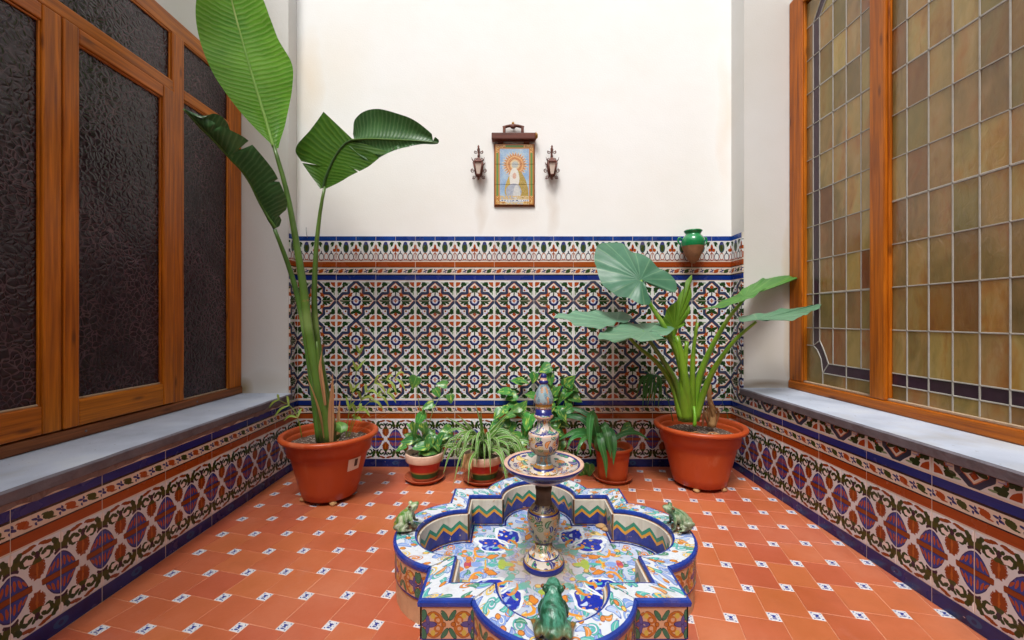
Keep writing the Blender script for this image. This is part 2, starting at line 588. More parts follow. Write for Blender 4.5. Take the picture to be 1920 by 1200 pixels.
def mat_inlay():
    """Small white inlay tile with a blue sprig. UV -1..1."""
    p = Paint('inlay_tile', lin((210, 210, 214)))
    v = p.wobble(p.uv(), 2.2, .22)
    x, y, _ = p.sep(v)
    f = p.comb(p.m('ABSOLUTE', x), y)
    B = lin((30, 46, 132))
    p.blob(f, .0, .08, .2, .34, 0, B)
    p.blob(f, .22, .26, .2, .1, 30, B)
    p.blob(f, .0, -.5, .36, .13, 0, B)
    p.blob(f, .2, -.2, .16, .1, -30, B)
    p.blob(f, .62, .6, .17, .1, -40, B)
    p.blob(f, .60, -.66, .15, .12, 40, B)
    p.blob(f, .62, -.05, .08, .08, 0, lin((80, 96, 170)))
    p.tint(.1)
    d = p.step(p.noise(p.world(), 25, 4, .6), .56, .8)
    p.c = p.mix(p.m('MULTIPLY', d, .35), p.c, lin((170, 130, 104)))
    return p.done(.28, p.noise(p.world(), 90, 2), .06, .003)

def mat_grout(name, col, dark):
    p = Paint(name, col)
    p.c = p.mix(p.noise(p.world(), 14, 5, .65), dark, col)
    return p.done(.85, p.noise(p.world(), 300, 3), .3, .002, .2)

def mat_plaster(name, col, stain=(), tone=.5):
    """Painted render: fine grain, faint trowel sweeps, ochre marks of their own shape at given spots."""
    p = Paint(name, col)
    w = p.world()
    n = p.noise(w, 1.6, 5, .6)
    p.c = p.mix(p.m('MULTIPLY', p.step(n, .35, .75), tone), col, tuple(a * b for a, b in zip(col, (.93, .90, .84))))
    x, y, z = p.sep(w)
    q = p.wobble(p.comb(x, z), 6, .09)
    for (cx, cz, rx, rz, amt, sc) in stain:
        d = p.ell(q, cx, cz, rx, rz)
        f = p.m('MULTIPLY', p.m('POWER', p.m('SUBTRACT', 1.0, p.m('MINIMUM', d, 1.0)), .8), amt)
        p.over(f, sc)
    sp = p.step(p.noise(w, 130, 2, .5), .77, .80)
    p.c = p.mix(p.m('MULTIPLY', sp, .25), p.c, lin((150, 140, 126)))
    gr = p.m('ADD', p.noise(w, 150, 2, .7), p.m('MULTIPLY', p.noise(w, 12, 1, .5), 1.6))
    return p.done(.9, gr, .22, .003, .2)

def mat_wood(name, light, dark, rough=.34):
    """Varnished pine: long grain lines, a few knots, paler and browner lengths from board to board. UV: u along the grain in metres."""
    p = Paint(name, light)
    u, v, _ = p.sep(p.uv())
    k = p.m('MULTIPLY', p.rnd(), 37.0)
    g = p.comb(p.m('ADD', p.m('MULTIPLY', u, 2.2), k), p.m('MULTIPLY', v, 55.0), k)
    w = p.wobble(g, .8, .6)
    n1 = p.noise(w, 1.6, 5, .6)
    n2 = p.noise(p.comb(p.m('MULTIPLY', u, 7.0), p.m('MULTIPLY', v, 330.0), k), 1.0, 2, .5)
    p.c = p.ramp(n1, [(.27, dark), (.46, tuple((a + b) / 2 for a, b in zip(light, dark))), (.64, light), (.85, tuple(min(1, a * 1.15) for a in light))])
    p.c = p.mix(p.m('MULTIPLY', p.step(n2, .5, .8), .35), p.c, dark)
    kn = p.voro(p.comb(p.m('ADD', p.m('MULTIPLY', u, 2.3), k), p.m('MULTIPLY', v, 9.0)), 1.0)[0]
    p.c = p.mix(p.m('MULTIPLY', p.step(kn, .07, .02), .7), p.c, lin((84, 40, 14)))
    we = p.step(p.noise(p.comb(p.m('MULTIPLY', u, 3.0), p.m('MULTIPLY', v, 4.0), k), 1.0, 3, .6), .52, .78)
    p.c = p.mix(p.m('MULTIPLY', we, .35), p.c, lin((104, 60, 22)))
    p.tint(.14, .008)
    r = p.m('MULTIPLY_ADD', n1, .2, rough - .1)
    return p.done(r, p.m('ADD', n1, n2), .1, .002, .32, .0)

def mat_dark_glass():
    """Hammered aubergine-brown glass: pebbled face with thin bright rills between the pebbles."""
    p = Paint('hammered_glass', lin((40, 26, 30)))
    v = p.obco()
    w = p.wobble(v, 22, .035)
    a = p.voro(w, 54, 'DISTANCE_TO_EDGE', .95, '3D')[0]
    big = p.noise(v, 2.2, 3)
    rill = p.step(a, .085, .0)
    p.c = p.mix(big, lin((30, 16, 24)), lin((50, 30, 36)))
    p.c = p.mix(p.m('MULTIPLY', rill, p.step(p.noise(v, 6, 3), .3, .65)), p.c, lin((98, 72, 78)))
    h = p.step(a, 0.0, .3)
    return p.done(.2, h, .3, .004, .38)

def mat_amber_glass():
    """Opalescent amber glass: each pane its own mix of olive, honey and rust streaks."""
    p = Paint('opalescent_glass', lin((150, 120, 70)))
    v = p.obco()
    k = p.m('MULTIPLY', p.rnd(), 91.0)
    n0 = p.noise(p.mapping(p.wobble(v, 8, .10), scale=(1, 1, .45)), 7, 4, .55, 0, .6, w=k)
    n1 = p.noise(p.mapping(v, scale=(1, 1, .3)), 20, 4, .6, 0, .5, w=k)
    p.c = p.ramp(n0, [(.25, lin((108, 92, 50))), (.40, lin((136, 114, 66))), (.52, lin((160, 130, 78))), (.62, lin((160, 112, 58))), (.74, lin((122, 72, 34)))])
    p.c = p.mix(p.m('MULTIPLY', p.step(n1, .52, .78), .5), p.c, lin((190, 162, 118)))
    p.c = p.mix(p.m('MULTIPLY', p.step(p.noise(p.mapping(v, scale=(1, 1, .25)), 34, 3, .6, 0, .8, w=k), .56, .72), .4), p.c, lin((124, 70, 34)))
    tone = p.m('FRACT', p.m('MULTIPLY', p.rnd(), 13.7))
    p.c = p.mix(p.m('MULTIPLY', p.step(tone, .74, .90), .6), p.c, lin((112, 62, 32)))
    p.c = p.mix(p.m('MULTIPLY', p.step(tone, .30, .12), .55), p.c, lin((100, 90, 46)))
    p.tint(.3, .03)
    h = p.noise(p.mapping(v, scale=(1, 1, .6)), 38, 3, .5, 0, 1.0)
    return p.done(p.m('MULTIPLY_ADD', n1, .2, .08), h, .35, .004, .6)

def mat_simple(name, col, rough=.5, var=.25, scale=30, bump=.15, metal=0.0, dark=None, coat=0.0, spec=.5):
    p = Paint(name, col)
    w = p.world()
    d = dark if dark is not None else tuple(c * .6 for c in col)
    p.c = p.mix(p.m('MULTIPLY', p.step(p.noise(w, scale, 5, .65), .4, .72), var * 2), col, d)
    return p.done(rough, p.noise(w, scale * 4, 2, .6), bump, .003, spec, coat, metal=metal)

def mat_potclay():
    """Moulded terracotta pot: mostly even, with faint lime bloom, scuffs and splash marks."""
    p = Paint('terracotta_pot', lin((186, 78, 32)))
    w = p.world()
    p.c = p.mix(p.noise(w, 6, 3), lin((166, 64, 26)), lin((192, 84, 38)))
    bl = p.step(p.noise(p.mapping(w, scale=(1, 1, .45)), 13, 5, .7), .57, .74)
    p.c = p.mix(p.m('MULTIPLY', bl, .32), p.c, lin((206, 150, 116)))
    sc = p.step(p.noise(p.mapping(w, scale=(1, 1, 3.0)), 46, 3, .6), .68, .74)
    p.c = p.mix(p.m('MULTIPLY', sc, .3), p.c, lin((126, 52, 26)))
    return p.done(p.m('MULTIPLY_ADD', bl, .3, .36), p.noise(w, 80, 2), .08, .003, .4)

def mat_stone():
    p = Paint('sill_stone', lin((168, 172, 182)))
    w = p.world()
    p.c = p.ramp(p.noise(w, 5, 5, .6), [(.3, lin((160, 168, 184))), (.55, lin((182, 190, 206))), (.75, lin((194, 200, 208)))])
    p.c = p.mix(p.m('MULTIPLY', p.step(p.noise(w, 3.3, 4, .6), .55, .75), .5), p.c, lin((168, 154, 126)))
    p.c = p.mix(p.step(p.noise(w, 80, 2, .5), .72, .76), p.c, lin((120, 118, 120)))
    h = p.m('ADD', p.noise(w, 60, 5, .7), p.m('MULTIPLY', p.noise(w, 14, 3), 1.5))
    return p.done(.72, h, .3, .004, .3)

# ---- hand-painted fountain ware
def motif_layer(p, v, scale, kind, cols, dens=.8, edge=lin((54, 60, 120)), seed=0.0):
    """Scatter small painted motifs (leaf / scroll / dot) in cells, each turned its own way."""
    sv = p.mapping(v, (seed, seed * 1.7, 0))
    o = p.voro(sv, scale, 'F1', .85)
    loc = p.vm('SCALE', p.vm('SUBTRACT', sv, o[2]), s=scale)
    r1, r2, r3 = p.sep(o[1])
    rot = p.n('ShaderNodeVectorRotate', rotation_type='Z_AXIS')
    p.put(loc, rot.inputs['Vector']); p.put(p.m('MULTIPLY', r1, 6.283), rot.inputs['Angle'])
    l = rot.outputs[0]
    col = p.ramp(r2, [(i / len(cols), c) for i, c in enumerate(cols)], True)
    keep = p.lt(r3, dens)
    if kind == 'leaf':
        x, y, _ = p.sep(l)
        bent = p.comb(x, p.m('SUBTRACT', y, p.m('MULTIPLY', p.m('MULTIPLY', x, x), 1.1)))
        d = p.ell(bent, 0, -.05, .45, .205)
        p.over(p.AND(p.lt(d, 1.0), keep), edge)
        p.over(p.AND(p.lt(d, .86), keep), col)
        bx, by, _ = p.sep(bent)
        p.over(p.AND(p.lt(d, .75), p.band(by, -.075, -.03), keep), p.mix(.55, col, WHITE))
    elif kind == 'scroll':
        x, y, _ = p.sep(l)
        rr = p.vm('LENGTH', l)
        th = p.m('DIVIDE', p.m('ARCTAN2', y, x), 6.283)
        s = p.m('FRACT', p.m('ADD', p.m('MULTIPLY', rr, 4.4), th))
        ins = p.AND(p.lt(rr, .43), keep)
        p.over(p.AND(ins, p.lt(s, .62)), edge)
        p.over(p.AND(ins, p.band(s, .08, .54)), col)
        p.over(p.AND(p.lt(rr, .09), keep), col)
    elif kind == 'flower':
        x, y, _ = p.sep(l)
        rr = p.vm('LENGTH', l)
        th = p.m('ARCTAN2', y, x)
        pet = p.m('MULTIPLY_ADD', p.m('COSINE', p.m('MULTIPLY', th, 5.0)), .07, .25)
        e = p.m('SUBTRACT', rr, pet)
        p.over(p.AND(p.lt(e, .03), keep), edge)
        p.over(p.AND(p.lt(e, 0.0), keep), col)
        p.over(p.AND(p.lt(rr, .09), keep), lin((224, 186, 80)))
    else:
        d = p.vm('LENGTH', l)
        p.over(p.AND(p.lt(d, .26), keep), edge)
        p.over(p.AND(p.lt(d, .19), keep), col)

TEAL, LBLUE, YEL, OCH, LIME = lin((84, 176, 168)), lin((132, 160, 216)), lin((226, 196, 104)), lin((214, 136, 52)), lin((160, 190, 70))
MGREEN = lin((64, 140, 110))

def ware_finish(p, dirt=.35, rough=.16):
    w = p.world()
    d = p.step(p.noise(w, 16, 4, .68), .54, .8)
    p.c = p.mix(p.m('MULTIPLY', d, dirt), p.c, lin((132, 104, 78)))
    ch = p.step(p.noise(w, 60, 2, .6), .70, .715)
    p.c = p.mix(ch, p.c, lin((186, 156, 128)))
    r = p.m('MULTIPLY_ADD', p.noise(w, 30, 3), .25, rough)
    return p.done(r, p.noise(w, 60, 1), .12, .003)

def mat_rim():
    """Basin coping: white with scattered leaves, fruit and scrolls, blue line on both edges. UV: u metres along, v metres across (0..0.0575)."""
    p = Paint('painted_coping', lin((212, 217, 224)))
    v = p.wobble(p.uv(), 50, .004)
    motif_layer(p, v, 22, 'leaf', [LBLUE, TEAL, LBLUE, lin((170, 190, 226))], .9, lin((84, 104, 176)), .3)
    motif_layer(p, v, 27, 'scroll', [LBLUE, OCH, YEL, LBLUE, TEAL], .6, lin((90, 100, 160)), 1.7)
    motif_layer(p, v, 30, 'leaf', [TEAL, MGREEN, TEAL, OCH], .6, lin((60, 120, 130)), 2.9)
    motif_layer(p, v, 36, 'dot', [OCH, YEL, OCH, lin((214, 130, 70))], .4, lin((150, 90, 50)), 4.1)
    y = p.sep(p.uv())[1]
    B = p.mix(p.noise(p.world(), 25, 3), lin((18, 34, 112)), lin((38, 74, 176)))
    p.over(p.lt(y, .0042), B)
    p.over(p.gt(y, .0530), B)
    return ware_finish(p, .42)

def mat_zigzag():
    """Inner basin wall: cobalt foot, ochre and green zigzag, cream above. UV: u metres along, v metres up."""
    p = Paint('zigzag_wall_tile', lin((206, 198, 182)))
    v = p.wobble(p.uv(), 45, .003)
    x, y, _ = p.sep(v)
    z = p.m('SUBTRACT', y, p.m('MULTIPLY', p.m('PINGPONG', x, .0262), .82))
    z2 = p.m('SUBTRACT', z, .0)
    p.over(p.lt(z2, .0425), lin((40, 132, 104)))
    p.over(p.lt(z2, .0300), lin((214, 148, 44)))
    p.over(p.lt(z2, .0200), p.mix(p.noise(v, 60, 4), lin((22, 30, 96)), lin((40, 58, 150))))
    st = p.step(p.noise(p.mapping(p.world(), scale=(1, 1, .12)), 36, 4, .6), .52, .75)
    p.c = p.mix(p.m('MULTIPLY', st, .45), p.c, lin((130, 108, 76)))
    return ware_finish(p, .4, .22)

def mat_side():
    """Outer basin wall: buff tile with green leaves and brown scrolls, blue lines above and below. UV: metres, v 0..0.07."""
    p = Paint('painted_side_tile', lin((196, 150, 118)))
    u, y, _ = p.sep(p.uv())
    v = p.wobble(p.uv(), 40, .004)
    f = p.m('PINGPONG', p.sep(v)[0], .057)
    q = p.comb(f, p.m('ABSOLUTE', p.m('SUBTRACT', p.sep(v)[1], .036)))
    BR, DG, PU = lin((170, 96, 36)), lin((56, 104, 80)), lin((82, 72, 128))
    p.ring(q, .025, .0, .021, .027, 0, .80, 1.06, lin((110, 56, 26)))
    p.ring(q, .025, .0, .021, .027, 0, .84, 1.02, BR)
    p.ring(q, .034, .009, .0085, .0085, 0, .5, 1.0, BR)
    p.blob(q, .0155, .0, .0135, .006, 0, PU, 1.2, lin((56, 46, 84)))
    p.blob(q, .012, .010, .0035, .0095, 10, PU, 1.2, lin((56, 46, 84)))
    p.blob(q, .0025, .019, .0065, .012, -15, DG, 1.18, lin((30, 60, 50)))
    p.blob(q, .0485, .019, .0045, .0115, 32, DG, 1.18, lin((30, 60, 50)))
    p.blob(q, .024, .018, .005, .006, 0, lin((190, 160, 70)))
    p.blob(q, .0475, .0, .0038, .0045, 0, BR, 1.25, lin((100, 50, 26)))
    p.over(p.lt(y, .0055), lin((40, 40, 110)))
    return ware_finish(p, .35)

def mat_basin_floor():
    """Basin floor, painted four ways about the pillar. UV: metres from the centre."""
    p = Paint('painted_basin_floor', lin((188, 198, 216)))
    v0 = p.uv()
    v = p.wobble(v0, 32, .008)
    x, y, _ = p.sep(v)
    ax, ay = p.m('ABSOLUTE', x), p.m('ABSOLUTE', y)
    a, b = p.m('MAXIMUM', ax, ay), p.m('MINIMUM', ax, ay)
    q = p.comb(a, b)
    motif_layer(p, v, 24, 'leaf', [LBLUE, TEAL, lin((190, 204, 230)), LBLUE, YEL], 1.0, lin((96, 116, 184)), .9)
    motif_layer(p, v, 30, 'leaf', [TEAL, MGREEN, LBLUE, OCH], .7, lin((100, 124, 160)), 5.5)
    motif_layer(p, v, 28, 'scroll', [TEAL, LBLUE, OCH, LBLUE], .6, lin((110, 124, 180)), 3.3)
    motif_layer(p, v, 30, 'dot', [OCH, YEL, lin((214, 130, 70)), TEAL], .4, lin((180, 120, 70)), 6.2)
    # cobalt panel on the diagonals, strewn with pale leaves and ochre drops, between turquoise and ochre horns
    v2 = p.wobble(q, 26, .03)
    d = p.ell(v2, .150, .100, .048, .028, 36)
    p.over(p.lt(d, 1.25), lin((222, 228, 234)))
    p.over(p.lt(d, 1.0), lin((24, 48, 168)))
    ins = p.lt(d, 1.0)
    keep = p.c
    motif_layer(p, v, 34, 'leaf', [LBLUE, lin((190, 206, 236)), LBLUE], .6, lin((40, 66, 180)), 7.7)
    motif_layer(p, v, 44, 'dot', [lin((226, 150, 60)), YEL], .55, lin((40, 66, 180)), 8.8)
    p.c = p.mix(ins, keep, p.c)
    h1 = p.AND(p.lt(p.ell(v2, .118, .062, .034, .024, 25), 1.0), p.gt(p.ell(v2, .128, .056, .030, .022, 25), 1.0))
    p.over(h1, TEAL)
    h2 = p.AND(p.lt(p.ell(v2, .186, .058, .030, .020, 60), 1.0), p.gt(p.ell(v2, .180, .066, .028, .018, 60), 1.0))
    p.over(h2, lin((222, 150, 56)))
    h3 = p.AND(p.lt(p.ell(v2, .108, .088, .026, .018, 10), 1.0), p.gt(p.ell(v2, .100, .094, .025, .017, 10), 1.0))
    p.over(h3, OCH)
    # lime leaf, vase and horn on the axes
    p.blob(q, .118, .0, .012, .024, 0, LIME)
    p.blob(q, .106, .0, .022, .010, 0, LIME)
    p.blob(q, .146, .0, .020, .006, 0, TEAL)
    p.over(p.AND(p.band(a, .163, .1675), p.lt(b, .022)), lin((220, 176, 60)))
    p.blob(q, .190, .0, .016, .012, 0, LBLUE)
    p.blob(q, .182, .026, .014, .0055, 30, LBLUE)
    p.blob(q, .215, .0, .010, .020, 0, lin((178, 70, 96)))
    p.blob(q, .215, .013, .006, .006, 0, lin((206, 120, 60)))
    p.blob(v2, .150, .034, .016, .0075, -24, lin((216, 134, 50)), 1.25, lin((160, 100, 60)))
    # lime and dirt round the pillar foot, algae on one side
    r = p.vm('LENGTH', v0)
    nz = p.noise(p.world(), 28, 5, .7)
    p.c = p.mix(p.m('MULTIPLY', p.step(p.m('ADD', r, p.m('MULTIPLY', nz, .06)), .175, .085), .75), p.c, lin((160, 130, 98)))
    motif = p.ell(q, .082, .0, .02, .05)
    al = p.step(p.noise(p.world(), 21, 5, .7), .60, .68)
    p.c = p.mix(p.AND(al, p.step(p.sep(v0)[0], .02, .12)), p.c, lin((66, 70, 44)))
    return ware_finish(p, .35, .14)

def mat_ware(name, ground, cols, edge, dirt=.4, sc=1.0):
    """Painted pillar pottery. UV: u turns, v metres up the outline."""
    p = Paint(name, ground)
    u, y, _ = p.sep(p.uv())
    v = p.comb(p.m('MULTIPLY', u, .26), y)
    motif_layer(p, v, 36 * sc, 'leaf', cols, .95, edge, .5)
    motif_layer(p, v, 44 * sc, 'scroll', cols[::-1], .7, edge, 2.2)
    motif_layer(p, v, 60 * sc, 'dot', cols, .6, edge, 3.7)
    return ware_finish(p, dirt)

# ---- plants
def mat_leaf(name, a, b, rib, kind='pleat', rough=.38, trans=.25, dens=260.0, dry=0.0):
    """UV: u 0..1 across (midrib .5) or around, v metres along / 0..1 out from the stalk."""
    p = Paint(name, a)
    u, v, _ = p.sep(p.uv())
    w = p.world()
    p.c = p.mix(p.step(p.noise(w, 7, 4, .6), .3, .7), a, b)
    au = p.m('ABSOLUTE', p.m('SUBTRACT', u, .5))
    if kind == 'pleat':
        ph = p.m('ADD', p.m('MULTIPLY', v, dens), p.m('MULTIPLY', p.noise(p.comb(v, u), 9, 2), 3.5))
        ph = p.m('SUBTRACT', ph, p.m('MULTIPLY', au, dens * .07))
        s = p.m('SINE', ph)
        p.c = p.mix(p.m('MULTIPLY', p.step(s, .1, 1.0), .30), p.c, rib)
        p.c = p.mix(p.step(p.m('ADD', p.noise(p.comb(p.m('MULTIPLY', v, 60), p.m('MULTIPLY', u, 1.5)), 1.0, 3), 0.0), .52, .75), p.c, b)
        h = s
    elif kind == 'radial':
        s = p.m('SINE', p.m('MULTIPLY', u, 6.283 * 17))
        vein = p.step(s, .91, 1.0)
        p.c = p.mix(p.m('MULTIPLY', vein, .42), p.c, rib)
        s2 = p.noise(p.comb(p.m('MULTIPLY', u, 90), p.m('MULTIPLY', v, 9)), 1.0, 2)
        p.c = p.mix(p.m('MULTIPLY', p.step(s2, .5, .7), .25), p.c, b)
        h = p.m('ADD', p.m('MULTIPLY', s, -.45), s2)
    elif kind == 'varieg':
        nz = p.noise(p.comb(p.m('MULTIPLY', u, 4), p.m('MULTIPLY', v, 1.6), p.m('MULTIPLY', p.rnd(), 40)), 1.4, 4, .6)
        p.c = p.mix(p.step(nz, .55, .64), p.c, rib)
        p.c = p.mix(p.step(au, .03, .01), p.c, lin((150, 190, 100)))
        h = p.noise(w, 120, 2)
    elif kind == 'stripe':
        p.c = p.mix(p.step(au, .34, .42), p.c, rib)
        h = p.m('SINE', p.m('MULTIPLY', u, 40))
    else:
        p.c = p.mix(p.step(au, .06, .02), p.c, rib)
        h = p.m('SINE', p.m('MULTIPLY', u, 60))
    if dry:
        p.c = p.mix(p.step(p.noise(w, 22, 4, .6), 1 - dry, 1.08 - dry), p.c, lin((150, 110, 66)))
    p.tint(.28, .03)
    return p.done(rough, h, .16, .003, .45, trans=trans)

def mat_soil():
    p = Paint('potting_soil', lin((84, 68, 58)))
    w = p.world()
    o = p.voro(w, 190, 'F1', 1.0, '3D')
    p.c = p.mix(p.noise(w, 50, 5, .7), lin((46, 36, 32)), lin((126, 108, 96)))
    p.c = p.mix(p.gt(p.sep(o[1])[0], .82), p.c, lin((178, 166, 154)))
    return p.done(.95, o[0], .8, .004, .1)

def mat_frog(name, a, b, c, d):
    """Glazed frog: runs of glaze in several greens, brown where it thins."""
    p = Paint(name, a)
    v = p.obco()
    n = p.noise(p.mapping(v, scale=(1, 1, .5)), 34, 4, .6, 0, .6)
    p.c = p.ramp(n, [(.3, c), (.42, a), (.55, b), (.68, a), (.8, d)])
    z = p.sep(v)[2]
    p.c = p.mix(p.AND(p.step(z, .03, .005), p.step(p.noise(v, 45, 4), .35, .6)), p.c, d)
    return p.done(.32, p.noise(v, 90, 2, .6), .45, .004, .45, .0)

def mat_panel():
    """Painted devotional tile panel. UV 0..1 over the whole panel."""
    p = Paint('painted_panel', lin((150, 178, 210)))
    v0 = p.uv()
    v = p.wobble(v0, 9, .025)
    x, y, _ = p.sep(v)
    p.c = p.ramp(p.noise(v0, 5, 4, .6), [(.3, lin((120, 158, 204))), (.55, lin((160, 188, 214))), (.75, lin((206, 216, 220)))])
    # aureole: rayed rust-gold ring
    m = p.mapping(v, (-.515, -.66, 0))
    mx, my, _ = p.sep(m)
    e = p.comb(mx, p.m('MULTIPLY', my, 1.56))
    rr = p.vm('LENGTH', e)
    th = p.m('ARCTAN2', p.sep(e)[1], p.sep(e)[0])
    ray = p.m('MULTIPLY_ADD', p.m('SINE', p.m('MULTIPLY', th, 26.0)), .035, .265)
    p.over(p.lt(rr, p.m('ADD', ray, .04)), lin((204, 196, 180)))
    p.over(p.lt(rr, ray), lin((196, 128, 72)))
    p.over(p.lt(p.m('ABSOLUTE', p.m('SUBTRACT', rr, .2)), p.m('MULTIPLY_ADD', p.noise(v0, 40, 3), .05, -.01)), lin((226, 176, 110)))
    p.over(p.lt(rr, .125), lin((222, 196, 150)))
    p.over(p.lt(rr, .085), p.mix(p.noise(v0, 60, 2), lin((120, 130, 140)), lin((226, 226, 216))))
    # mantle, veil, figure, bodice
    p.blob(v, .66, .30, .16, .30, 28, p.mix(p.noise(v0, 34, 3), lin((110, 116, 44)), lin((214, 168, 70))))
    p.blob(v, .36, .32, .09, .18, -24, p.mix(p.noise(v0, 34, 3), lin((150, 140, 60)), lin((224, 180, 80))))
    p.blob(v, .50, .44, .125, .17, 0, lin((226, 222, 212)))
    p.blob(v, .50, .475, .05, .052, 0, lin((214, 172, 150)))
    p.blob(v, .48, .22, .20, .13, 0, p.mix(p.noise(v0, 26, 4, .7), lin((70, 96, 140)), lin((220, 222, 222))))
    p.blob(v, .56, .19, .09, .13, 0, p.mix(p.noise(v0, 30, 3), lin((170, 178, 186)), lin((236, 232, 222))))
    p.over(p.AND(p.lt(y, .15), p.gt(p.noise(v0, 22, 3), .42)), p.mix(p.noise(v0, 40, 3), lin((180, 150, 60)), lin((232, 206, 170))))
    n3 = p.noise(v0, 55, 3, .7, 1)
    p.c = p.mix(.22, p.c, n3, 'OVERLAY')
    p.c = p.mix(p.m('MULTIPLY', p.gt(p.noise(v0, 70, 2), .6), .35), p.c, lin((232, 226, 214)))
    p.c = p.mix(p.m('MULTIPLY', p.gt(p.noise(p.mapping(v0, (3, 3, 0)), 60, 2), .63), .4), p.c, lin((70, 70, 80)))
    # title strip: small blue strokes, too small to read
    X, Y, _ = p.sep(v0)
    p.over(p.AND(p.band(Y, .045, .088), p.band(X, .13, .88)), lin((220, 222, 222)))
    st = p.noise(p.comb(p.m('MULTIPLY', X, 52), p.m('MULTIPLY', Y, 16)), 1.0, 1)
    p.over(p.AND(p.band(Y, .052, .081), p.band(X, .16, .86), p.gt(st, .53)), lin((84, 96, 140)))
    # frame: ochre, green bar, ochre with gilt corners
    fx = p.m('SUBTRACT', .5, p.m('ABSOLUTE', p.m('SUBTRACT', X, .5)))
    fy = p.m('MULTIPLY', p.m('SUBTRACT', .5, p.m('ABSOLUTE', p.m('SUBTRACT', Y, .5))), 1.56)
    g = p.m('MINIMUM', fx, fy)
    p.over(p.AND(p.lt(g, .125), p.gt(fx, -.1), p.m('MAXIMUM', p.lt(fx, .125), p.gt(Y, .5))), lin((196, 132, 60)))
    bars = p.AND(p.band(g, .035, .09), p.m('MAXIMUM', p.AND(p.gt(fx, .27), p.gt(Y, .5)), p.AND(p.gt(fy, .23), p.lt(fx, .1))))
    corner = p.AND(p.band(g, .035, .09), p.m('MAXIMUM', p.AND(p.lt(fx, .27), p.lt(fy, .23)), 0.0))
    p.over(corner, p.mix(p.gt(p.noise(v0, 46, 2), .5), lin((230, 196, 120)), lin((160, 90, 40))))
    p.over(bars, lin((104, 140, 66)))
    p.over(p.lt(g, .014), lin((150, 84, 34)))
    return p.done(.22, p.noise(v0, 20, 2), .05, .002)

M = {}
M['field'], M['egg'], M['border'], M['lace'], M['skirt'] = mat_field(), mat_egg(), mat_border(), mat_lace(), mat_skirt()
M['cap'] = mat_solid('blue_cap_tile', lin((14, 46, 118)), lin((26, 70, 150)), .1)
M['terracotta'], M['inlay'] = mat_terracotta(), mat_inlay()
M['wgrout'] = mat_grout('wall_grout', lin((222, 216, 206)), lin((196, 184, 166)))
M['fgrout'] = mat_grout('floor_grout', lin((224, 170, 140)), lin((184, 110, 76)))
OCHRE = lin((226, 190, 130))
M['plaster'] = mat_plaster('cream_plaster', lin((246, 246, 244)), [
    (-1.03, 1.95, .09, .30, .3, OCHRE), (-.88, 2.02, .22, .26, .14, lin((240, 212, 170))), (1.09, 1.75, .05, .4, .28, lin((236, 200, 160))),  # soft ochre tints along the upper side edges
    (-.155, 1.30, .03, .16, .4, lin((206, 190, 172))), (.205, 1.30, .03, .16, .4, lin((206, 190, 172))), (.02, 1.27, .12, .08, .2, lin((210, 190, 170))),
    ], .6)
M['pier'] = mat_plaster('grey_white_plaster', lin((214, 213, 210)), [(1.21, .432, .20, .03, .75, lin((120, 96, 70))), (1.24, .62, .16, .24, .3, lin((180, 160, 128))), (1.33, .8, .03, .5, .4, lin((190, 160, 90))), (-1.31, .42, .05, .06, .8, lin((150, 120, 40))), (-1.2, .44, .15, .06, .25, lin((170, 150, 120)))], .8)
M['wood'] = mat_wood('varnished_pine', lin((204, 114, 20)), lin((132, 64, 10)), .36)
M['wood2'] = mat_wood('dull_brown_wood', lin((150, 88, 46)), lin((92, 50, 24)), .5)
M['dglass'], M['aglass'] = mat_dark_glass(), mat_amber_glass()
M['pglass'] = mat_simple('aubergine_glass', lin((64, 44, 56)), .15, .3, 20, .1)
M['lead'] = mat_simple('lead_came', lin((178, 172, 162)), .42, .25, 40, .2)
M['bead'] = mat_simple('putty_bead', lin((186, 160, 132)), .7, .3, 50, .3)
M['stone'], M['soil'] = mat_stone(), mat_soil()
M['sawn'] = mat_simple('rough_sill_edge', lin((118, 114, 122)), .9, .3, 22, .6, dark=lin((84, 78, 84)), spec=.15)
M['mortar'] = mat_simple('broken_mortar', lin((140, 130, 130)), .95, .3, 25, .5, spec=.1)
M['plastic'] = mat_potclay()
M['clay'] = mat_simple('fired_clay', lin((178, 84, 48)), .7, .3, 22, .3, dark=lin((136, 72, 48)))
M['rimwhite'] = mat_simple('cream_pot_paint', lin((222, 190, 168)), .55, .25, 30, .2, dark=lin((190, 140, 112)))
M['potred'] = mat_simple('red_pot_paint', lin((184, 40, 26)), .4, .15, 30, .1)
M['potgreen'] = mat_simple('green_pot_paint', lin((36, 86, 42)), .4, .2, 30, .1)
M['potgold'] = mat_simple('gold_pot_paint', lin((170, 120, 60)), .45, .2, 40, .1)
M['coping'], M['zigzag'], M['side'], M['bfloor'] = mat_rim(), mat_zigzag(), mat_side(), mat_basin_floor()
M['plinth'] = mat_simple('worn_plinth_render', lin((198, 150, 112)), .85, .3, 14, .4, dark=lin((150, 110, 80)))
M['ware'] = mat_ware('painted_ware', lin((204, 192, 180)), [lin((70, 70, 130)), OCH, MGREEN, lin((70, 70, 130)), YEL], lin((60, 48, 70)))
M['ware_green'] = mat_ware('green_ware', lin((166, 148, 122)), [lin((70, 104, 58)), OCH, lin((60, 56, 110)), lin((84, 120, 70))], lin((48, 40, 50)), .6)
M['ware_blue'] = mat_ware('blue_grey_ware', lin((150, 170, 176)), [lin((96, 150, 170)), lin((120, 150, 170)), OCH], lin((90, 84, 90)), .4)
M['blueband'] = mat_simple('cobalt_glaze', lin((38, 44, 118)), .2, .25, 40, .1, coat=.2)
M['yellowband'] = mat_simple('ochre_glaze', lin((170, 124, 56)), .25, .4, 60, .1, dark=lin((104, 74, 46)), coat=.2)
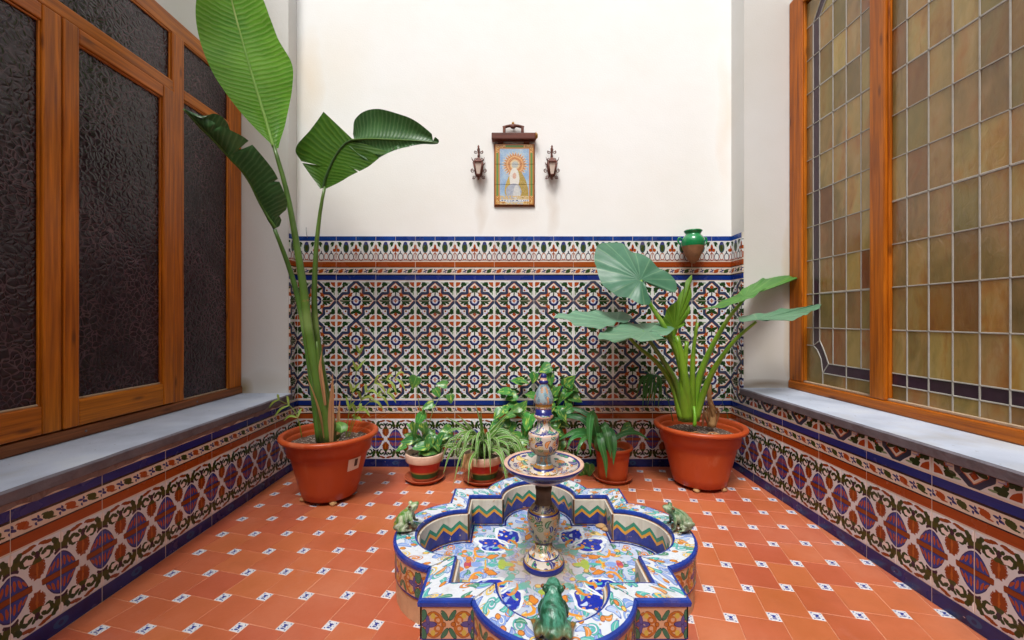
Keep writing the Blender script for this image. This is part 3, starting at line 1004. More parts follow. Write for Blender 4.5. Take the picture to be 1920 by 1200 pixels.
M['pinkband'] = mat_simple('bare_rim_glaze', lin((218, 178, 156)), .3, .25, 40, .1)
M['scale'] = mat_simple('limescale', lin((132, 102, 80)), .8, .35, 30, .5, dark=lin((86, 64, 50)))
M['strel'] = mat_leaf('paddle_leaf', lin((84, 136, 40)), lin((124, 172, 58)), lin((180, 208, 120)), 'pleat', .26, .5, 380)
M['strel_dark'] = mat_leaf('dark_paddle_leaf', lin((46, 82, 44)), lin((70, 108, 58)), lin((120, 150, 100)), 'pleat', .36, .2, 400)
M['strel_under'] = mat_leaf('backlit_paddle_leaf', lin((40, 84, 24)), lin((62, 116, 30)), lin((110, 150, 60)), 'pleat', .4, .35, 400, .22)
M['strel_rib'] = mat_leaf('pale_midrib', lin((150, 180, 90)), lin((126, 166, 74)), lin((170, 190, 110)), 'plain', .4, 0)
M['strel_stem'] = mat_leaf('paddle_stalk', lin((70, 100, 44)), lin((92, 128, 50)), lin((120, 150, 80)), 'plain', .35, 0, dry=.3)
M['husk'] = mat_leaf('dry_husk', lin((156, 110, 70)), lin((186, 140, 96)), lin((110, 70, 44)), 'plain', .8, .1)
M['taro'] = mat_leaf('taro_leaf', lin((58, 106, 80)), lin((78, 128, 100)), lin((130, 166, 124)), 'radial', .38, .2)
M['taro_toplit'] = mat_leaf('toplit_taro_leaf', lin((96, 144, 116)), lin((122, 166, 138)), lin((160, 190, 150)), 'radial', .36, .2)  # lighter copy of taro_leaf: light on upturned leaves put into the colour
M['taro_young'] = mat_leaf('young_taro_leaf', lin((84, 140, 34)), lin((116, 168, 52)), lin((150, 190, 80)), 'radial', .3, .3)
M['taro_dark'] = mat_leaf('green_taro_leaf', lin((66, 118, 52)), lin((92, 146, 66)), lin((150, 180, 90)), 'radial', .36, .25)
M['taro_stem'] = mat_leaf('taro_stalk', lin((92, 140, 34)), lin((120, 160, 44)), lin((140, 176, 70)), 'plain', .32, 0)
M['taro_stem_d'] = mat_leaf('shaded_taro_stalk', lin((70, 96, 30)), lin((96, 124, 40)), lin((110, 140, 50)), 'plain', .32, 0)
M['pothos'] = mat_leaf('pothos_leaf', lin((56, 120, 60)), lin((84, 150, 66)), lin((180, 200, 90)), 'varieg', .28, .22)
M['spider'] = mat_leaf('spider_plant_leaf', lin((84, 136, 50)), lin((110, 160, 60)), lin((200, 212, 170)), 'stripe', .4, .25)
M['strap'] = mat_leaf('strap_leaf', lin((48, 112, 56)), lin((74, 140, 70)), lin((110, 170, 110)), 'plain', .26, .15)
M['palm'] = mat_leaf('palm_leaflet', lin((52, 100, 52)), lin((70, 124, 56)), lin((90, 140, 80)), 'plain', .4, .2)
M['palm_yellow'] = mat_leaf('yellowing_palm_leaflet', lin((118, 148, 54)), lin((146, 160, 66)), lin((170, 170, 90)), 'plain', .5, .25, dry=.4)
M['vine'] = mat_simple('vine_stem', lin((110, 130, 62)), .5, .2, 40, .1)
M['iron'] = mat_simple('rusty_iron', lin((112, 58, 42)), .6, .4, 60, .4, dark=lin((52, 32, 30)))
M['oldwood'] = mat_wood('dark_stained_wood', lin((120, 66, 48)), lin((72, 40, 34)), .5)
M['gilt'] = mat_simple('worn_gilt', lin((178, 130, 60)), .35, .3, 60, .2, metal=.4)
M['lampglass'] = mat_simple('frosted_lamp_glass', lin((226, 206, 190)), .3, .15, 30, .1)
M['greenglaze'] = mat_simple('green_glaze', lin((24, 132, 74)), .14, .2, 16, .1, dark=lin((16, 100, 60)), coat=.4)
M['rawclay'] = mat_simple('unglazed_clay', lin((160, 112, 78)), .85, .3, 40, .5, dark=lin((120, 80, 56)))
M['panel'] = mat_panel()
M['sticker'] = mat_simple('paper_sticker', lin((222, 210, 200)), .6, .1, 40, .1)
M['ink'] = mat_simple('sticker_print', lin((60, 50, 50)), .6, .1, 40, .1)
M['dirtstone'] = mat_simple('tan_stone', lin((186, 146, 98)), .85, .3, 40, .5)
M['steel'] = mat_simple('dull_wire', lin((110, 110, 116)), .4, .2, 40, .1, metal=.6)

# ------------------------------------------------------------------ the setting: floor, three walls, tiles
YB, XL, XR = 2.09, -1.084, 1.116            # rear wall, left and right skirting planes
YPL, YPR = 2.015, 1.98                      # where the window niches begin
XWL, XWR = -1.327, 1.347                    # window planes
NEAR = -0.7                                 # how far the side walls come forward past the eye
SILL_L, SILL_R = .386, .418
TOP = 2.9

# floor slab (bed of the floor tiles)
g = Geo()
g.box(-4, 4, -4, 2.5, -.2, -.0009)
floor = g.build('floor', M['fgrout'])
tag(floor, kind='structure')

A_, B_ = .1060, .0305
LAT = R(1.5)
PHI = LAT - math.atan2(B_, A_)
e1, e2 = Vector((math.cos(PHI), math.sin(PHI))), Vector((-math.sin(PHI), math.cos(PHI)))
L1, L2 = e1 * A_ + e2 * B_, e1 * -B_ + e2 * A_
ORG = Vector((-.882, .9966))
FCX, FCY = .0925, 1.166                     # fountain centre

def clip_poly(poly, x0, x1, y0, y1):
    def cut(P, ax, lim, keep_less):
        out = []
        for i in range(len(P)):
            a, b = P[i], P[(i + 1) % len(P)]
            ia = (a[ax] <= lim) if keep_less else (a[ax] >= lim)
            ib = (b[ax] <= lim) if keep_less else (b[ax] >= lim)
            if ia: out.append(a)
            if ia != ib:
                t = (lim - a[ax]) / (b[ax] - a[ax])
                out.append(a.lerp(b, t))
        return out
    for ax, lim, k in ((0, x0, False), (0, x1, True), (1, y0, False), (1, y1, True)):
        poly = cut(poly, ax, lim, k)
        if len(poly) < 3: return []
    return poly

def slab(poly, z0, z1, ch, c=None, size=1.0):
    """Convex tile with a chamfered top; uv -1..1 about c."""
    n = len(poly)
    cen = sum(poly, Vector((0, 0))) / n
    vs, uv = [], []
    for (ins, z) in ((0, z0), (0, z1 - ch), (ch, z1)):
        for q in poly:
            d = (cen - q)
            k = q + d.normalized() * ins * 1.4
            vs.append(Vector((k.x, k.y, z)))
            uv.append((0, 0))
    fs = []
    for r_ in (0, 1):
        for i in range(n):
            j = (i + 1) % n
            fs.append((r_ * n + i, r_ * n + j, (r_ + 1) * n + j, (r_ + 1) * n + i))
    fs.append(tuple(range(2 * n, 3 * n)))
    return vs, fs

def square(c, s):
    return [c + e1 * a * s / 2 + e2 * b * s / 2 for a, b in ((-1, -1), (1, -1), (1, 1), (-1, 1))]

GAP = .0016
ROOM = (XL + .001, XR - .001, -1.2, YB - .002)
far = Geo()
def floor_piece(c, s, name, mat, shared):
    poly = square(c, s - GAP)
    cl = clip_poly(poly, *ROOM)
    if not cl: return
    area = abs(sum(a.x * b.y - b.x * a.y for a, b in zip(cl, cl[1:] + cl[:1]))) / 2
    if area < 1.5e-5: return
    if (c - Vector((FCX, FCY))).length < .20: return
    dz = random.uniform(-.0004, .0004)
    if c.y < .80:
        vs, fs = slab(cl, -.004, dz, .0006)
        lu = []
        for v in vs:
            d = Vector((v.x, v.y)) - c
            lu.append((d.dot(e1) / (s / 2), d.dot(e2) / (s / 2)))
        far.add(vs, fs, lu, 0 if name == 'floor_tile' else 1)
        return
    if len(cl) == 4 and abs(area - (s - GAP) ** 2) < 1e-7:
        inst(name, shared, (c.x, c.y, dz), floor, (random.gauss(0, .0022), random.gauss(0, .0022), random.gauss(0, .003)))
    else:
        vs, fs = slab(cl, -.004, dz, .0006)
        uv = []
        for v in vs:
            d = Vector((v.x, v.y)) - c
            uv.append((d.dot(e1) / (s / 2), d.dot(e2) / (s / 2)))
        obj(name, vs, fs, mat, floor, uv, loc=(c.x, c.y, 0))

def shared_tile(s, mat, name):
    poly = [q for q in square(Vector((0, 0)), s - GAP)]
    vs, fs = slab(poly, -.004, 0, .0006)
    uv = [(Vector((v.x, v.y)).dot(e1) / (s / 2), Vector((v.x, v.y)).dot(e2) / (s / 2)) for v in vs]
    return mesh_data(name, vs, fs, mat, uv)
me_big, me_small = shared_tile(A_, M['terracotta'], 'floor_tile'), shared_tile(B_, M['inlay'], 'inlay_tile')
for i in range(-30, 40):
    for j in range(-30, 24):
        s_ = ORG + L1 * i + L2 * j
        if not (-1.35 < s_.x < 1.35 and -1.4 < s_.y < 2.3): continue
        floor_piece(s_, B_, 'inlay_tile', M['inlay'], me_small)
        floor_piece(s_ + e1 * (-(A_ + B_) / 2) + e2 * ((A_ - B_) / 2), A_, 'floor_tile', M['terracotta'], me_big)
o = far.build('floor_tiling', [M['terracotta'], M['inlay']], floor)
o['kind'] = 'stuff'

# walls -----------------------------------------------------------------------
TH = .006                                    # tiles stand this far in front of the grout bed
g = Geo()
g.box(XL - .6, XR + .6, YB + .0045, YB + .35, 1.168, TOP)                 # plaster
g.box(XL - .3, XR + .3, YB + .006, YB + .34, -.1, 1.168)                   # masonry behind the tiles
back = g.build('patio_wall', M['plaster'])
tag(back, 'cream plaster rear wall with a tall patterned tile dado along its foot', 'wall')
g = Geo(); g.box(XL, XR, YB - .0032, YB + .0058, 0, 1.166); g.build('grout_bed', M['wgrout'], back)

def side_wall(sgn, X, XW, YP, sill, wtop, label):
    g = Geo()
    def bx(a, b, *r, m=0):
        g.box(min(a, b), max(a, b), *r, m=m)
    bx(X + sgn * .006, X + sgn * .42, NEAR, YB + .3, -.1, sill - .036)          # low wall under the niche
    bx(X + sgn * .004, X + sgn * .42, YP, YB + .3, sill - .03, TOP)             # pier at the far end of the niche
    bx(XW + sgn * .002, XW + sgn * .35, NEAR, YP - .001, wtop, TOP)             # wall over the window
    bx(XW + sgn * .12, XW + sgn * .35, NEAR, YP - .001, sill - .03, wtop)       # dark room side, behind the glass
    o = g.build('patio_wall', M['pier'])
    tag(o, label, 'wall')
    g = Geo(); g.box(min(X - sgn * .0032, X + sgn * .0058), max(X - sgn * .0032, X + sgn * .0058), NEAR, YB + .002, 0, sill - .037)
    g.build('grout_bed', M['wgrout'], o)
    g = Geo(); g.box(min(X - sgn * .0032, X + sgn * .0038), max(X - sgn * .0032, X + sgn * .0038), YP + .002, YB + .002, .341, 1.166)
    g.build('grout_bed', M['wgrout'], o)
    return o
left = side_wall(-1, XL, XWL, YPL, SILL_L, 1.93, 'grey white side wall with dark hammered glass window and tiled skirting')
right = side_wall(1, XR, XWR, YPR, SILL_R, 2.26, 'grey white side wall with amber leaded window and tiled skirting')

def tile_mesh(w, h, u0, u1, v0, v1, mat, cache={}):
    key = (round(w, 4), round(h, 4), round(u0, 4), round(u1, 4), round(v0, 4), round(v1, 4), mat.name)
    if key in cache: return cache[key]
    ch = .0010
    vs, uv = [], []
    for ins, y in ((0, 0), (0, -TH + ch * .7), (ch, -TH)):
        for a, b in ((0, 0), (1, 0), (1, 1), (0, 1)):
            x = -w / 2 + ins + a * (w - 2 * ins); z = -h / 2 + ins + b * (h - 2 * ins)
            vs.append((x, y, z))
            uv.append((u0 + (u1 - u0) * (x / w + .5), v0 + (v1 - v0) * (z / h + .5)))
    fs = []
    for r_ in (0, 1):
        for i in range(4):
            j = (i + 1) % 4
            fs.append((r_ * 4 + i, r_ * 4 + j, (r_ + 1) * 4 + j, (r_ + 1) * 4 + i))
    fs.append((8, 9, 10, 11))
    cache[key] = mesh_data('wall_tile', vs, fs, mat, uv)
    return cache[key]

def place_row(parent, to_world, rotz, s0, s1, phase, w, z0, z1, mat, name, umap, vmap):
    """A row of tiles from s0 to s1 along a wall, joints at phase + k*w; cut pieces at the ends."""
    k = math.floor((s0 - phase) / w + 1e-6)
    while phase + k * w < s1 - .004:
        a, b = max(s0, phase + k * w), min(s1, phase + (k + 1) * w)
        k += 1
        if b - a < .012: continue
        gz = .0007
        aa, bb = a + .0007, b - .0007
        per = .2
        base = math.floor(umap(a) / per + 1e-6) * per
        me = tile_mesh(bb - aa, z1 - z0 - 2 * gz, umap(aa) - base, umap(bb) - base, vmap[0], vmap[1], mat)
        c = to_world((a + b) / 2, (z0 + z1) / 2)
        o = inst(name, me, c, parent, (0, 0, rotz))
        jit = random.uniform(-.0004, .0004)
        o.location = Vector(o.location) + Vector((-math.sin(rotz), math.cos(rotz), 0)) * jit
        o.rotation_euler = Euler((random.gauss(0, .003), random.gauss(0, .0025), 0)).to_matrix().to_4x4().to_euler() if rotz == 0 else Euler((0, random.gauss(0, .0025), rotz))

ZB = [0, .041, .241, .341]
def lower_rows(parent, tw, rz, s0, s1, ph):
    """Skirting, oval frieze and striped border; s runs rightwards as seen from inside the patio."""
    u = lambda s: s - ph
    place_row(parent, tw, rz, s0, s1, ph, .2, 0, .041, M['skirt'], 'skirting_tile', u, (0, .041))
    place_row(parent, tw, rz, s0, s1, ph, .1, .041, .241, M['egg'], 'frieze_tile', u, (0, .2))
    place_row(parent, tw, rz, s0, s1, ph, .2, .241, .341, M['border'], 'border_tile', u, (0, 1))
def field_rows(parent, tw, rz, s0, s1, ph, rows):
    u = lambda s: s - ph + .1
    for z0, z1, v0, v1 in rows:
        place_row(parent, tw, rz, s0, s1, ph, .2, z0, z1, M['field'], 'dado_tile', u, (v0, v1))
def upper_rows(parent, tw, rz, s0, s1, ph):
    u = lambda s: s - ph
    place_row(parent, tw, rz, s0, s1, ph, .2, .941, 1.042, M['border'], 'border_tile', u, (1, 0))
    place_row(parent, tw, rz, s0, s1, ph, .2, 1.042, 1.143, M['lace'], 'frieze_tile', u, (0, .1))
    place_row(parent, tw, rz, s0, s1, ph, .1, 1.143, 1.168, M['cap'], 'cap_tile', u, (0, .025))
FIELD = [(.341, .441, .1, .2), (.441, .641, 0, .2), (.641, .841, 0, .2), (.841, .941, 0, .1)]

tw = lambda s, z: Vector((s, YB + .002, z))
lower_rows(back, tw, 0, XL, XR, XL)
field_rows(back, tw, 0, XL, XR, XL, FIELD)
upper_rows(back, tw, 0, XL, XR, XL)
tw = lambda s, z: Vector((XR + .002, -s, z))            # right wall: s = -y
lower_rows(right, tw, R(-90), -YB, -.55, -YB)
field_rows(right, tw, R(-90), -YPR, -.55, -YB, [(.341, SILL_R - .034, .1, .1 + SILL_R - .034 - .341)])
field_rows(right, tw, R(-90), -YB, -YPR, -YB, FIELD)
upper_rows(right, tw, R(-90), -YB, -YPR, -YB)
tw = lambda s, z: Vector((XL - .002, s, z))             # left wall: s = y
lower_rows(left, tw, R(90), .55, YB, YB - 2.0)
field_rows(left, tw, R(90), .55, YPL, YB - 2.0, [(.341, SILL_L - .034, .1, .1 + SILL_L - .034 - .341)])
field_rows(left, tw, R(90), YPL, YB, YB - 2.0, FIELD)
upper_rows(left, tw, R(90), YPL, YB, YB - 2.0)

def sill(parent, sgn, X, XW, YP, z, rough, over):
    """Stone sill: chipped front edge; on the left a ragged skirt of mortar under it."""
    n = 90
    xf, xb = X - sgn * over, XW + sgn * .10
    vs, uv, fs = [], [], []
    ys = [NEAR + (YP - NEAR) * i / n for i in range(n + 1)]
    for y in ys:
        w = (noise.noise(Vector((y * 9, sgn * 3, 1))) * .6 + noise.noise(Vector((y * 31, sgn, 4))) * .4) * rough
        w2 = (noise.noise(Vector((y * 13, sgn * 5, 8))) * .6 + noise.noise(Vector((y * 47, sgn, 2))) * .4) * rough
        th = .033 + w2 * .8
        prof = [(xb, z), (xf + sgn * (.006 + w), z), (xf + sgn * w, z - .005), (xf + sgn * (w2 + .002), z - th + .004), (xf + sgn * (.01 + w2), z - th), (X + sgn * .05, z - .033)]
        for x_, z_ in prof:
            vs.append(Vector((x_, y, z_))); uv.append((y, x_))
    m_ = 6
    for i in range(n):
        for k in range(m_ - 1):
            q = (i * m_ + k, i * m_ + k + 1, (i + 1) * m_ + k + 1, (i + 1) * m_ + k)
            fs.append(q if sgn > 0 else q[::-1])
    fs.append(tuple(range(m_))); fs.append(tuple(reversed(range(n * m_, (n + 1) * m_))))
    fm = [0 if (i_ % (m_ - 1)) == 0 else 1 for i_ in range(n * (m_ - 1))] + [0, 0]
    o = obj('sill', vs, fs, [M['stone'], M['sawn']], parent, uv, fmat=fm)
    return o
sill(left, -1, XL, XWL, YPL, SILL_L, .006, .018)
sill(right, 1, XR, XWR, YPR, SILL_R, .0018, .018)
# ragged mortar bead under the left sill
vs, fs, uv = [], [], []
n = 160
for i in range(n + 1):
    y = .5 + (YPL - .02 - .5) * i / n
    d = .020 + .022 * (noise.noise(Vector((y * 7, 2, 0))) * .6 + noise.noise(Vector((y * 26, 7, 0))) * .5)
    d = max(.002, d)
    b = XL - .0042
    for x_, z_ in ((b, SILL_L - .030), (b + .016 + .008 * noise.noise(Vector((y * 40, 1, 3))), SILL_L - .031), (b + .009, SILL_L - .034 - d * .6), (b, SILL_L - .035 - d)):
        vs.append(Vector((x_, y, z_))); uv.append((y, z_))
for i in range(n):
    for k in range(3):
        fs.append((i * 4 + k, (i + 1) * 4 + k, (i + 1) * 4 + k + 1, i * 4 + k + 1))
obj('mortar_bead', vs, fs, M['mortar'], left, uv)

# ------------------------------------------------------------------ left window: hammered glass in a pine frame
win = empty('window', (XWL, 1.2, SILL_L), 'orange pine window with dark hammered glass on the left', 'window')
BV = .004
def bar(name, parent, x0, x1, y0, y1, z0, z1, mat='wood', bev=BV):
    return Geo().box(min(x0, x1), max(x0, x1), y0, y1, z0, z1, bev).build(name, M[mat], parent)
xf = XWL + .012                         # face of the frame
xk = XWL - .05
HT = 1.93
bar('jamb', win, xk, xf, 1.925, YPL - .002, SILL_L + .036, HT)
bar('head', win, xk, xf - .002, NEAR, 1.924, 1.865, HT)
bar('bottom_rail', win, xk, xf + .006, NEAR, YPL - .003, SILL_L + .001, SILL_L + .035, 'wood2')
bar('mullion', win, xk, xf + .004, 1.600, 1.655, SILL_L + .036, 1.864)
bar('transom', win, xk, xf + .001, 1.656, 1.924, 1.630, 1.668)
bar('transom', win, xk, xf + .006, NEAR, 1.599, 1.630, 1.672)
bar('mullion', win, xk, xf + .002, .62, .67, 1.673, 1.864)
def pane(parent, y0, y1, z0, z1, x=XWL + .0):
    return Geo().box(x - .003, x, y0, y1, z0, z1).build('pane', M['dglass'], parent, loc=(x, (y0 + y1) / 2, (z0 + z1) / 2))
def beads(parent, y0, y1, z0, z1, mat='wood', x=XWL + .0, w=.006, foot='bead'):
    """Glazing beads round a pane."""
    bar('glazing_bead', parent, x, x + .007, y0, y0 + w, z0, z1, mat, .002)
    bar('glazing_bead', parent, x, x + .007, y1 - w, y1, z0, z1, mat, .002)
    bar('glazing_bead', parent, x, x + .0068, y0 + w, y1 - w, z1 - w, z1, mat, .002)
    bar('glazing_bead', parent, x, x + .0068, y0 + w, y1 - w, z0, z0 + w, foot, .002)
pane(win, 1.655, 1.925, SILL_L + .035, 1.630); beads(win, 1.655, 1.925, SILL_L + .035, 1.630)
pane(win, 1.655, 1.925, 1.668, 1.865); beads(win, 1.655, 1.925, 1.668, 1.865, foot='wood')
pane(win, .67, 1.600, 1.672, 1.865); beads(win, .67, 1.600, 1.672, 1.865, foot='wood')
pane(win, NEAR, .62, 1.672, 1.865)
def sash(y0, y1, z0, z1, st_l, st_r, rail_t, rail_b, proud, label):
    xs, xe = XWL - .035, xf + proud
    g = Geo()
    g.box(xs, xe, y0, y0 + st_l, z0, z1, BV)
    g.box(xs, xe, y1 - st_r, y1, z0, z1, BV)
    o = g.build('sash', M['wood'], win)
    o['label'] = label
    r1 = bar('rail', o, xs, xe - .0015, y0 + st_l, y1 - st_r, z1 - rail_t, z1)
    r2 = bar('rail', o, xs, xe - .0015, y0 + st_l, y1 - st_r, z0, z0 + rail_b)
    pane(o, y0 + st_l, y1 - st_r, z0 + rail_b, z1 - rail_t, XWL + .008)
    beads(o, y0 + st_l, y1 - st_r, z0 + rail_b, z1 - rail_t, x=XWL + .008)
    return o
sash(1.202, 1.598, .426, 1.628, .044, .050, .046, .080, .012, 'pine casement nearest the rear wall')
sash(.62, 1.199, .426, 1.628, .055, .049, .046, .080, .010, 'pine casement nearest the viewer')
sash(-.05, .617, .426, 1.628, .055, .055, .046, .080, .010, 'pine casement beside the viewer')
# screws in the bottom rail
for y in (1.27, 1.72):
    Geo().tube([(xf + .0055, y, SILL_L + .018), (xf + .0075, y, SILL_L + .018)], [.004, .003], 10).build('screw', M['steel'], win)

# ------------------------------------------------------------------ right window: leaded amber glass
win2 = empty('window', (XWR, 1.2, SILL_R), 'orange pine window with leaded amber glass on the right', 'window')
XG = XWR + .008                         # glass plane
xf2 = XWR - .012
bar('jamb', win2, xf2, XWR + .05, 1.892, YPR - .002, SILL_R + .040, 2.26)
bar('bottom_rail', win2, xf2 - .006, XWR + .05, NEAR, YPR - .003, SILL_R + .001, SILL_R + .039)
bar('head', win2, xf2 + .002, XWR + .05, NEAR, 1.891, 2.20, 2.26)
bar('mullion', win2, xf2 - .004, XWR + .05, 1.470, 1.532, SILL_R + .040, 2.199)
bar('mullion', win2, xf2 - .004, XWR + .05, .30, .36, SILL_R + .040, 2.199)
def bar2(name, y0, y1, z0, z1, mat):
    return bar(name, win2, XG - .013, XG, y0, y1, z0, z1, mat, .002)
for y0, y1 in ((1.532, 1.892), (.36, 1.470)):
    bar2('glazing_bead', y0, y1, SILL_R + .039, SILL_R + .048, 'bead')
    bar2('glazing_bead', y0, y0 + .007, SILL_R + .049, 2.199, 'wood')
    bar2('glazing_bead', y1 - .007, y1, SILL_R + .049, 2.199, 'wood')
ZROW = [SILL_R + .044, .514, .557] + [.709 + .152 * i for i in range(0, 10)]
LW = .0046
def glass(poly, mat):
    """One pane: polygon in (y, z), 3 mm thick."""
    cy, cz = sum(p[0] for p in poly) / len(poly), sum(p[1] for p in poly) / len(poly)
    n_ = len(poly)
    tilt = random.uniform(-.0006, .0006)
    vs = [Vector((XG + tilt, y, z)) for y, z in poly] + [Vector((XG + .003, y, z)) for y, z in poly]
    fs = [tuple(range(n_)), tuple(reversed(range(n_, 2 * n_)))] + [(i, i + n_, (i + 1) % n_ + n_, (i + 1) % n_) for i in range(n_)]
    o = obj('pane', vs, fs, M[mat], win2, [(v.y, v.z) for v in vs], loc=(XG, cy, cz))
    return o
def came(pts, w=LW):
    """Lead strip along points (y, z)."""
    P = [Vector((XG - .0012, y, z)) for y, z in pts]
    g = Geo()
    for a, b in zip(P, P[1:]):
        d = (b - a).normalized(); nrm = Vector((0, -d.z, d.y))
        vs = []
        for q in (a, b):
            for t, dx in ((-1, .0012), (-.6, -.0016), (.6, -.0016), (1, .0012)):
                vs.append(q + nrm * t * w / 2 + Vector((dx, 0, 0)))
        g.add(vs, [(0, 1, 5, 4), (1, 2, 6, 5), (2, 3, 7, 6)])
    return g.build('lead_came', M['lead'], win2)
def arc(c, r, a0, a1, n=7):
    return [(c[0] + r * math.cos(R(a0 + (a1 - a0) * i / n)), c[1] + r * math.sin(R(a0 + (a1 - a0) * i / n))) for i in range(n + 1)]
# far light: columns from the jamb (y = 1.892) toward the mullion (1.532); dark border strip with cut corners
YA, YS0, YS1 = 1.890, 1.846, 1.808
cols = [1.808, 1.733, 1.664, 1.594, 1.534]
z_lo0, z_lo1, z_hi1, z_hi0 = .514, .557, 2.150, 2.185
zk_lo, zk_hi = .630, 2.075
rows_all = [z for z in ZROW if z >= .557 and z < 2.2]
# outer margin column
mz = [z for z in ZROW if zk_lo < z < zk_hi]
edges = [zk_lo] + mz + [zk_hi]
for a, b in zip(edges, edges[1:]):
    glass([(YA, a), (YS0, a), (YS0, b), (YA, b)], 'aglass')
    if b < zk_hi - .001: came([(YA, b), (YS0, b)])
came([(YA, zk_lo), (YS0, zk_lo)]); came([(YA, zk_hi), (YS0, zk_hi)])
# dark strip
for a, b in zip(edges, edges[1:]):
    glass([(YS0, a), (YS1, a + (.024 if a == zk_lo else 0)), (YS1, b), (YS0, b)], 'pglass')
    if b < zk_hi - .001: came([(YS0, b), (YS1, b)], .004)
came([(YS0, zk_lo), (YS0, zk_hi)]); came([(YS1, zk_lo + .024), (YS1, zk_hi)])
# lower cut corner
oc = [(YS0, zk_lo), (1.822, .612), (1.800, .575), (1.790, .514)]
ic = [(YS1, zk_lo + .024), (1.790, .626), (1.772, .590), (1.757, .557)]
for i in range(3):
    pass
glass(oc + ic[::-1], 'pglass')
came(oc); came(ic); came([oc[0], ic[0]]); came([oc[-1], ic[-1]])
glass([(YA, ZROW[0]), (1.790, ZROW[0])] + oc[::-1] + [(YA, zk_lo)], 'aglass')
came([(1.790, ZROW[0]), (1.790, .514)])
# upper cut corner
oc2 = [(YS0, zk_hi), (1.815, 2.12), (1.775, z_hi0)]
ic2 = [(YS1, zk_hi), (1.780, 2.11), (1.752, z_hi1)]
glass(oc2[::-1] + ic2, 'pglass')
came(oc2); came(ic2); came([oc2[0], ic2[0]])
glass([(YA, zk_hi), (YS0, zk_hi)] + oc2[1:] + [(YA, z_hi0)], 'aglass')
# body of the far light
bz = [.557] + [z for z in ZROW if .6 < z < 2.14] + [z_hi1]
for j, (ya, yb) in enumerate(zip(cols, cols[1:])):
    for a, b in zip(bz, bz[1:]):
        poly = [(ya, a), (yb, a), (yb, b), (ya, b)]
        if j == 0 and a == .557: poly = [(1.757, .557), (yb, a), (yb, b), (ya, b)] + ic[:-1]
        if j == 0 and b == z_hi1: poly = [(ya, a), (yb, a), (yb, b), (1.752, z_hi1), (1.780, 2.11), (ya, zk_hi)]
        glass(poly, 'aglass')
for y in cols[1:-1]: came([(y, .557), (y, z_hi1)])
for z in bz[1:-1]: came([(YS1, z), (cols[-1], z)], LW if random.random() < .7 else .008)
came([(1.757, .557), (cols[-1], .557)]); came([(1.790, .514), (cols[-1], .514)])
came([(1.752, z_hi1), (cols[-1], z_hi1)])
bott = [1.790, 1.664, 1.534]
for ya, yb in zip(bott, bott[1:]):
    glass([(ya if ya < 1.78 else 1.757, .557), (ya, .514), (yb, .514), (yb, .557)], 'pglass')
    glass([(ya, .514), (ya, ZROW[0]), (yb, ZROW[0]), (yb, .514)], 'aglass')
came([(1.664, ZROW[0]), (1.664, .557)])
# near light
YN0 = 1.463
cols2 = [YN0] + [1.409 - .0728 * i for i in range(0, 13)]
cols2 = [c for c in cols2 if c > .40] + [.367]
bz2 = ZROW[:3] + [z for z in ZROW[3:] if z < 2.17] + [2.199]
for ya, yb in zip(cols2, cols2[1:]):
    if yb < .80: continue
    for k, (a, b) in enumerate(zip(bz2, bz2[1:])):
        glass([(ya, a), (yb, a), (yb, b), (ya, b)], 'pglass' if k == 1 else 'aglass')
glass([(yb, ZROW[0]), (.80, ZROW[0]), (.80, 2.199), (yb, 2.199)] if False else [(.84, ZROW[0]), (.367, ZROW[0]), (.367, 2.199), (.84, 2.199)], 'aglass').location.x += .004
for y in cols2[1:-1]: came([(y, ZROW[0]), (y, 2.199)])
for i, z in enumerate(bz2[1:-1]): came([(YN0, z), (.367, z)], .008 if i in (5, 8) else LW)

# the patio's fourth side, unseen: added so light falls mainly from above
g = Geo(); g.box(XL - .6, XR + .6, -1.55, -1.25, -.1, 2.3)
tag(g.build('patio_wall', M['pier']), 'unseen plain plastered wall added behind the viewer to shape the light', 'wall')
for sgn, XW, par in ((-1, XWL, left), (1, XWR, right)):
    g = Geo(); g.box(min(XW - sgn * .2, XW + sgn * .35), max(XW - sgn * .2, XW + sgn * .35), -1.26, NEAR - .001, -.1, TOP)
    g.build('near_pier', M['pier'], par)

# ------------------------------------------------------------------ fountain
HR, HF = .152, .055                      # coping and basin-floor heights
fountain = empty('fountain', (FCX, FCY, 0), 'low tiled star shaped fountain with painted pillar and bowl', 'fountain')
HO, DO, RO = .2875, .232, .1826          # outer square half, lobe centre, lobe radius
RIMW = .0575
def outline(off):
    """Quarter pieces of the star outline moved inward by off: for each of 4 sides a straight, an arc, a straight."""
    h, r = HO - off, RO - off
    c = math.sqrt(max(r * r - (h - DO) ** 2, 1e-9))
    a0 = math.atan2(c, h - DO)
    return h, r, c, a0
def turn(p, k):
    x, y = p
    for _ in range(k): x, y = -y, x
    return x, y
def arcpts(off, k, f0, f1, n):
    h, r, c, a0 = outline(off)
    return [turn((DO + r * math.cos(-a0 + 2 * a0 * (f0 + (f1 - f0) * i / n)), r * math.sin(-a0 + 2 * a0 * (f0 + (f1 - f0) * i / n))), k) for i in range(n + 1)]
def cornerpts(off, k, n=1):
    """L-shaped corner between side k and side k+1: lobe end, corner, next lobe start."""
    h, r, c, a0 = outline(off)
    return [turn(p, k) for p in ((h, c), (h, h), (c, h))]
def at(p, z): return Vector((FCX + p[0], FCY + p[1], z))

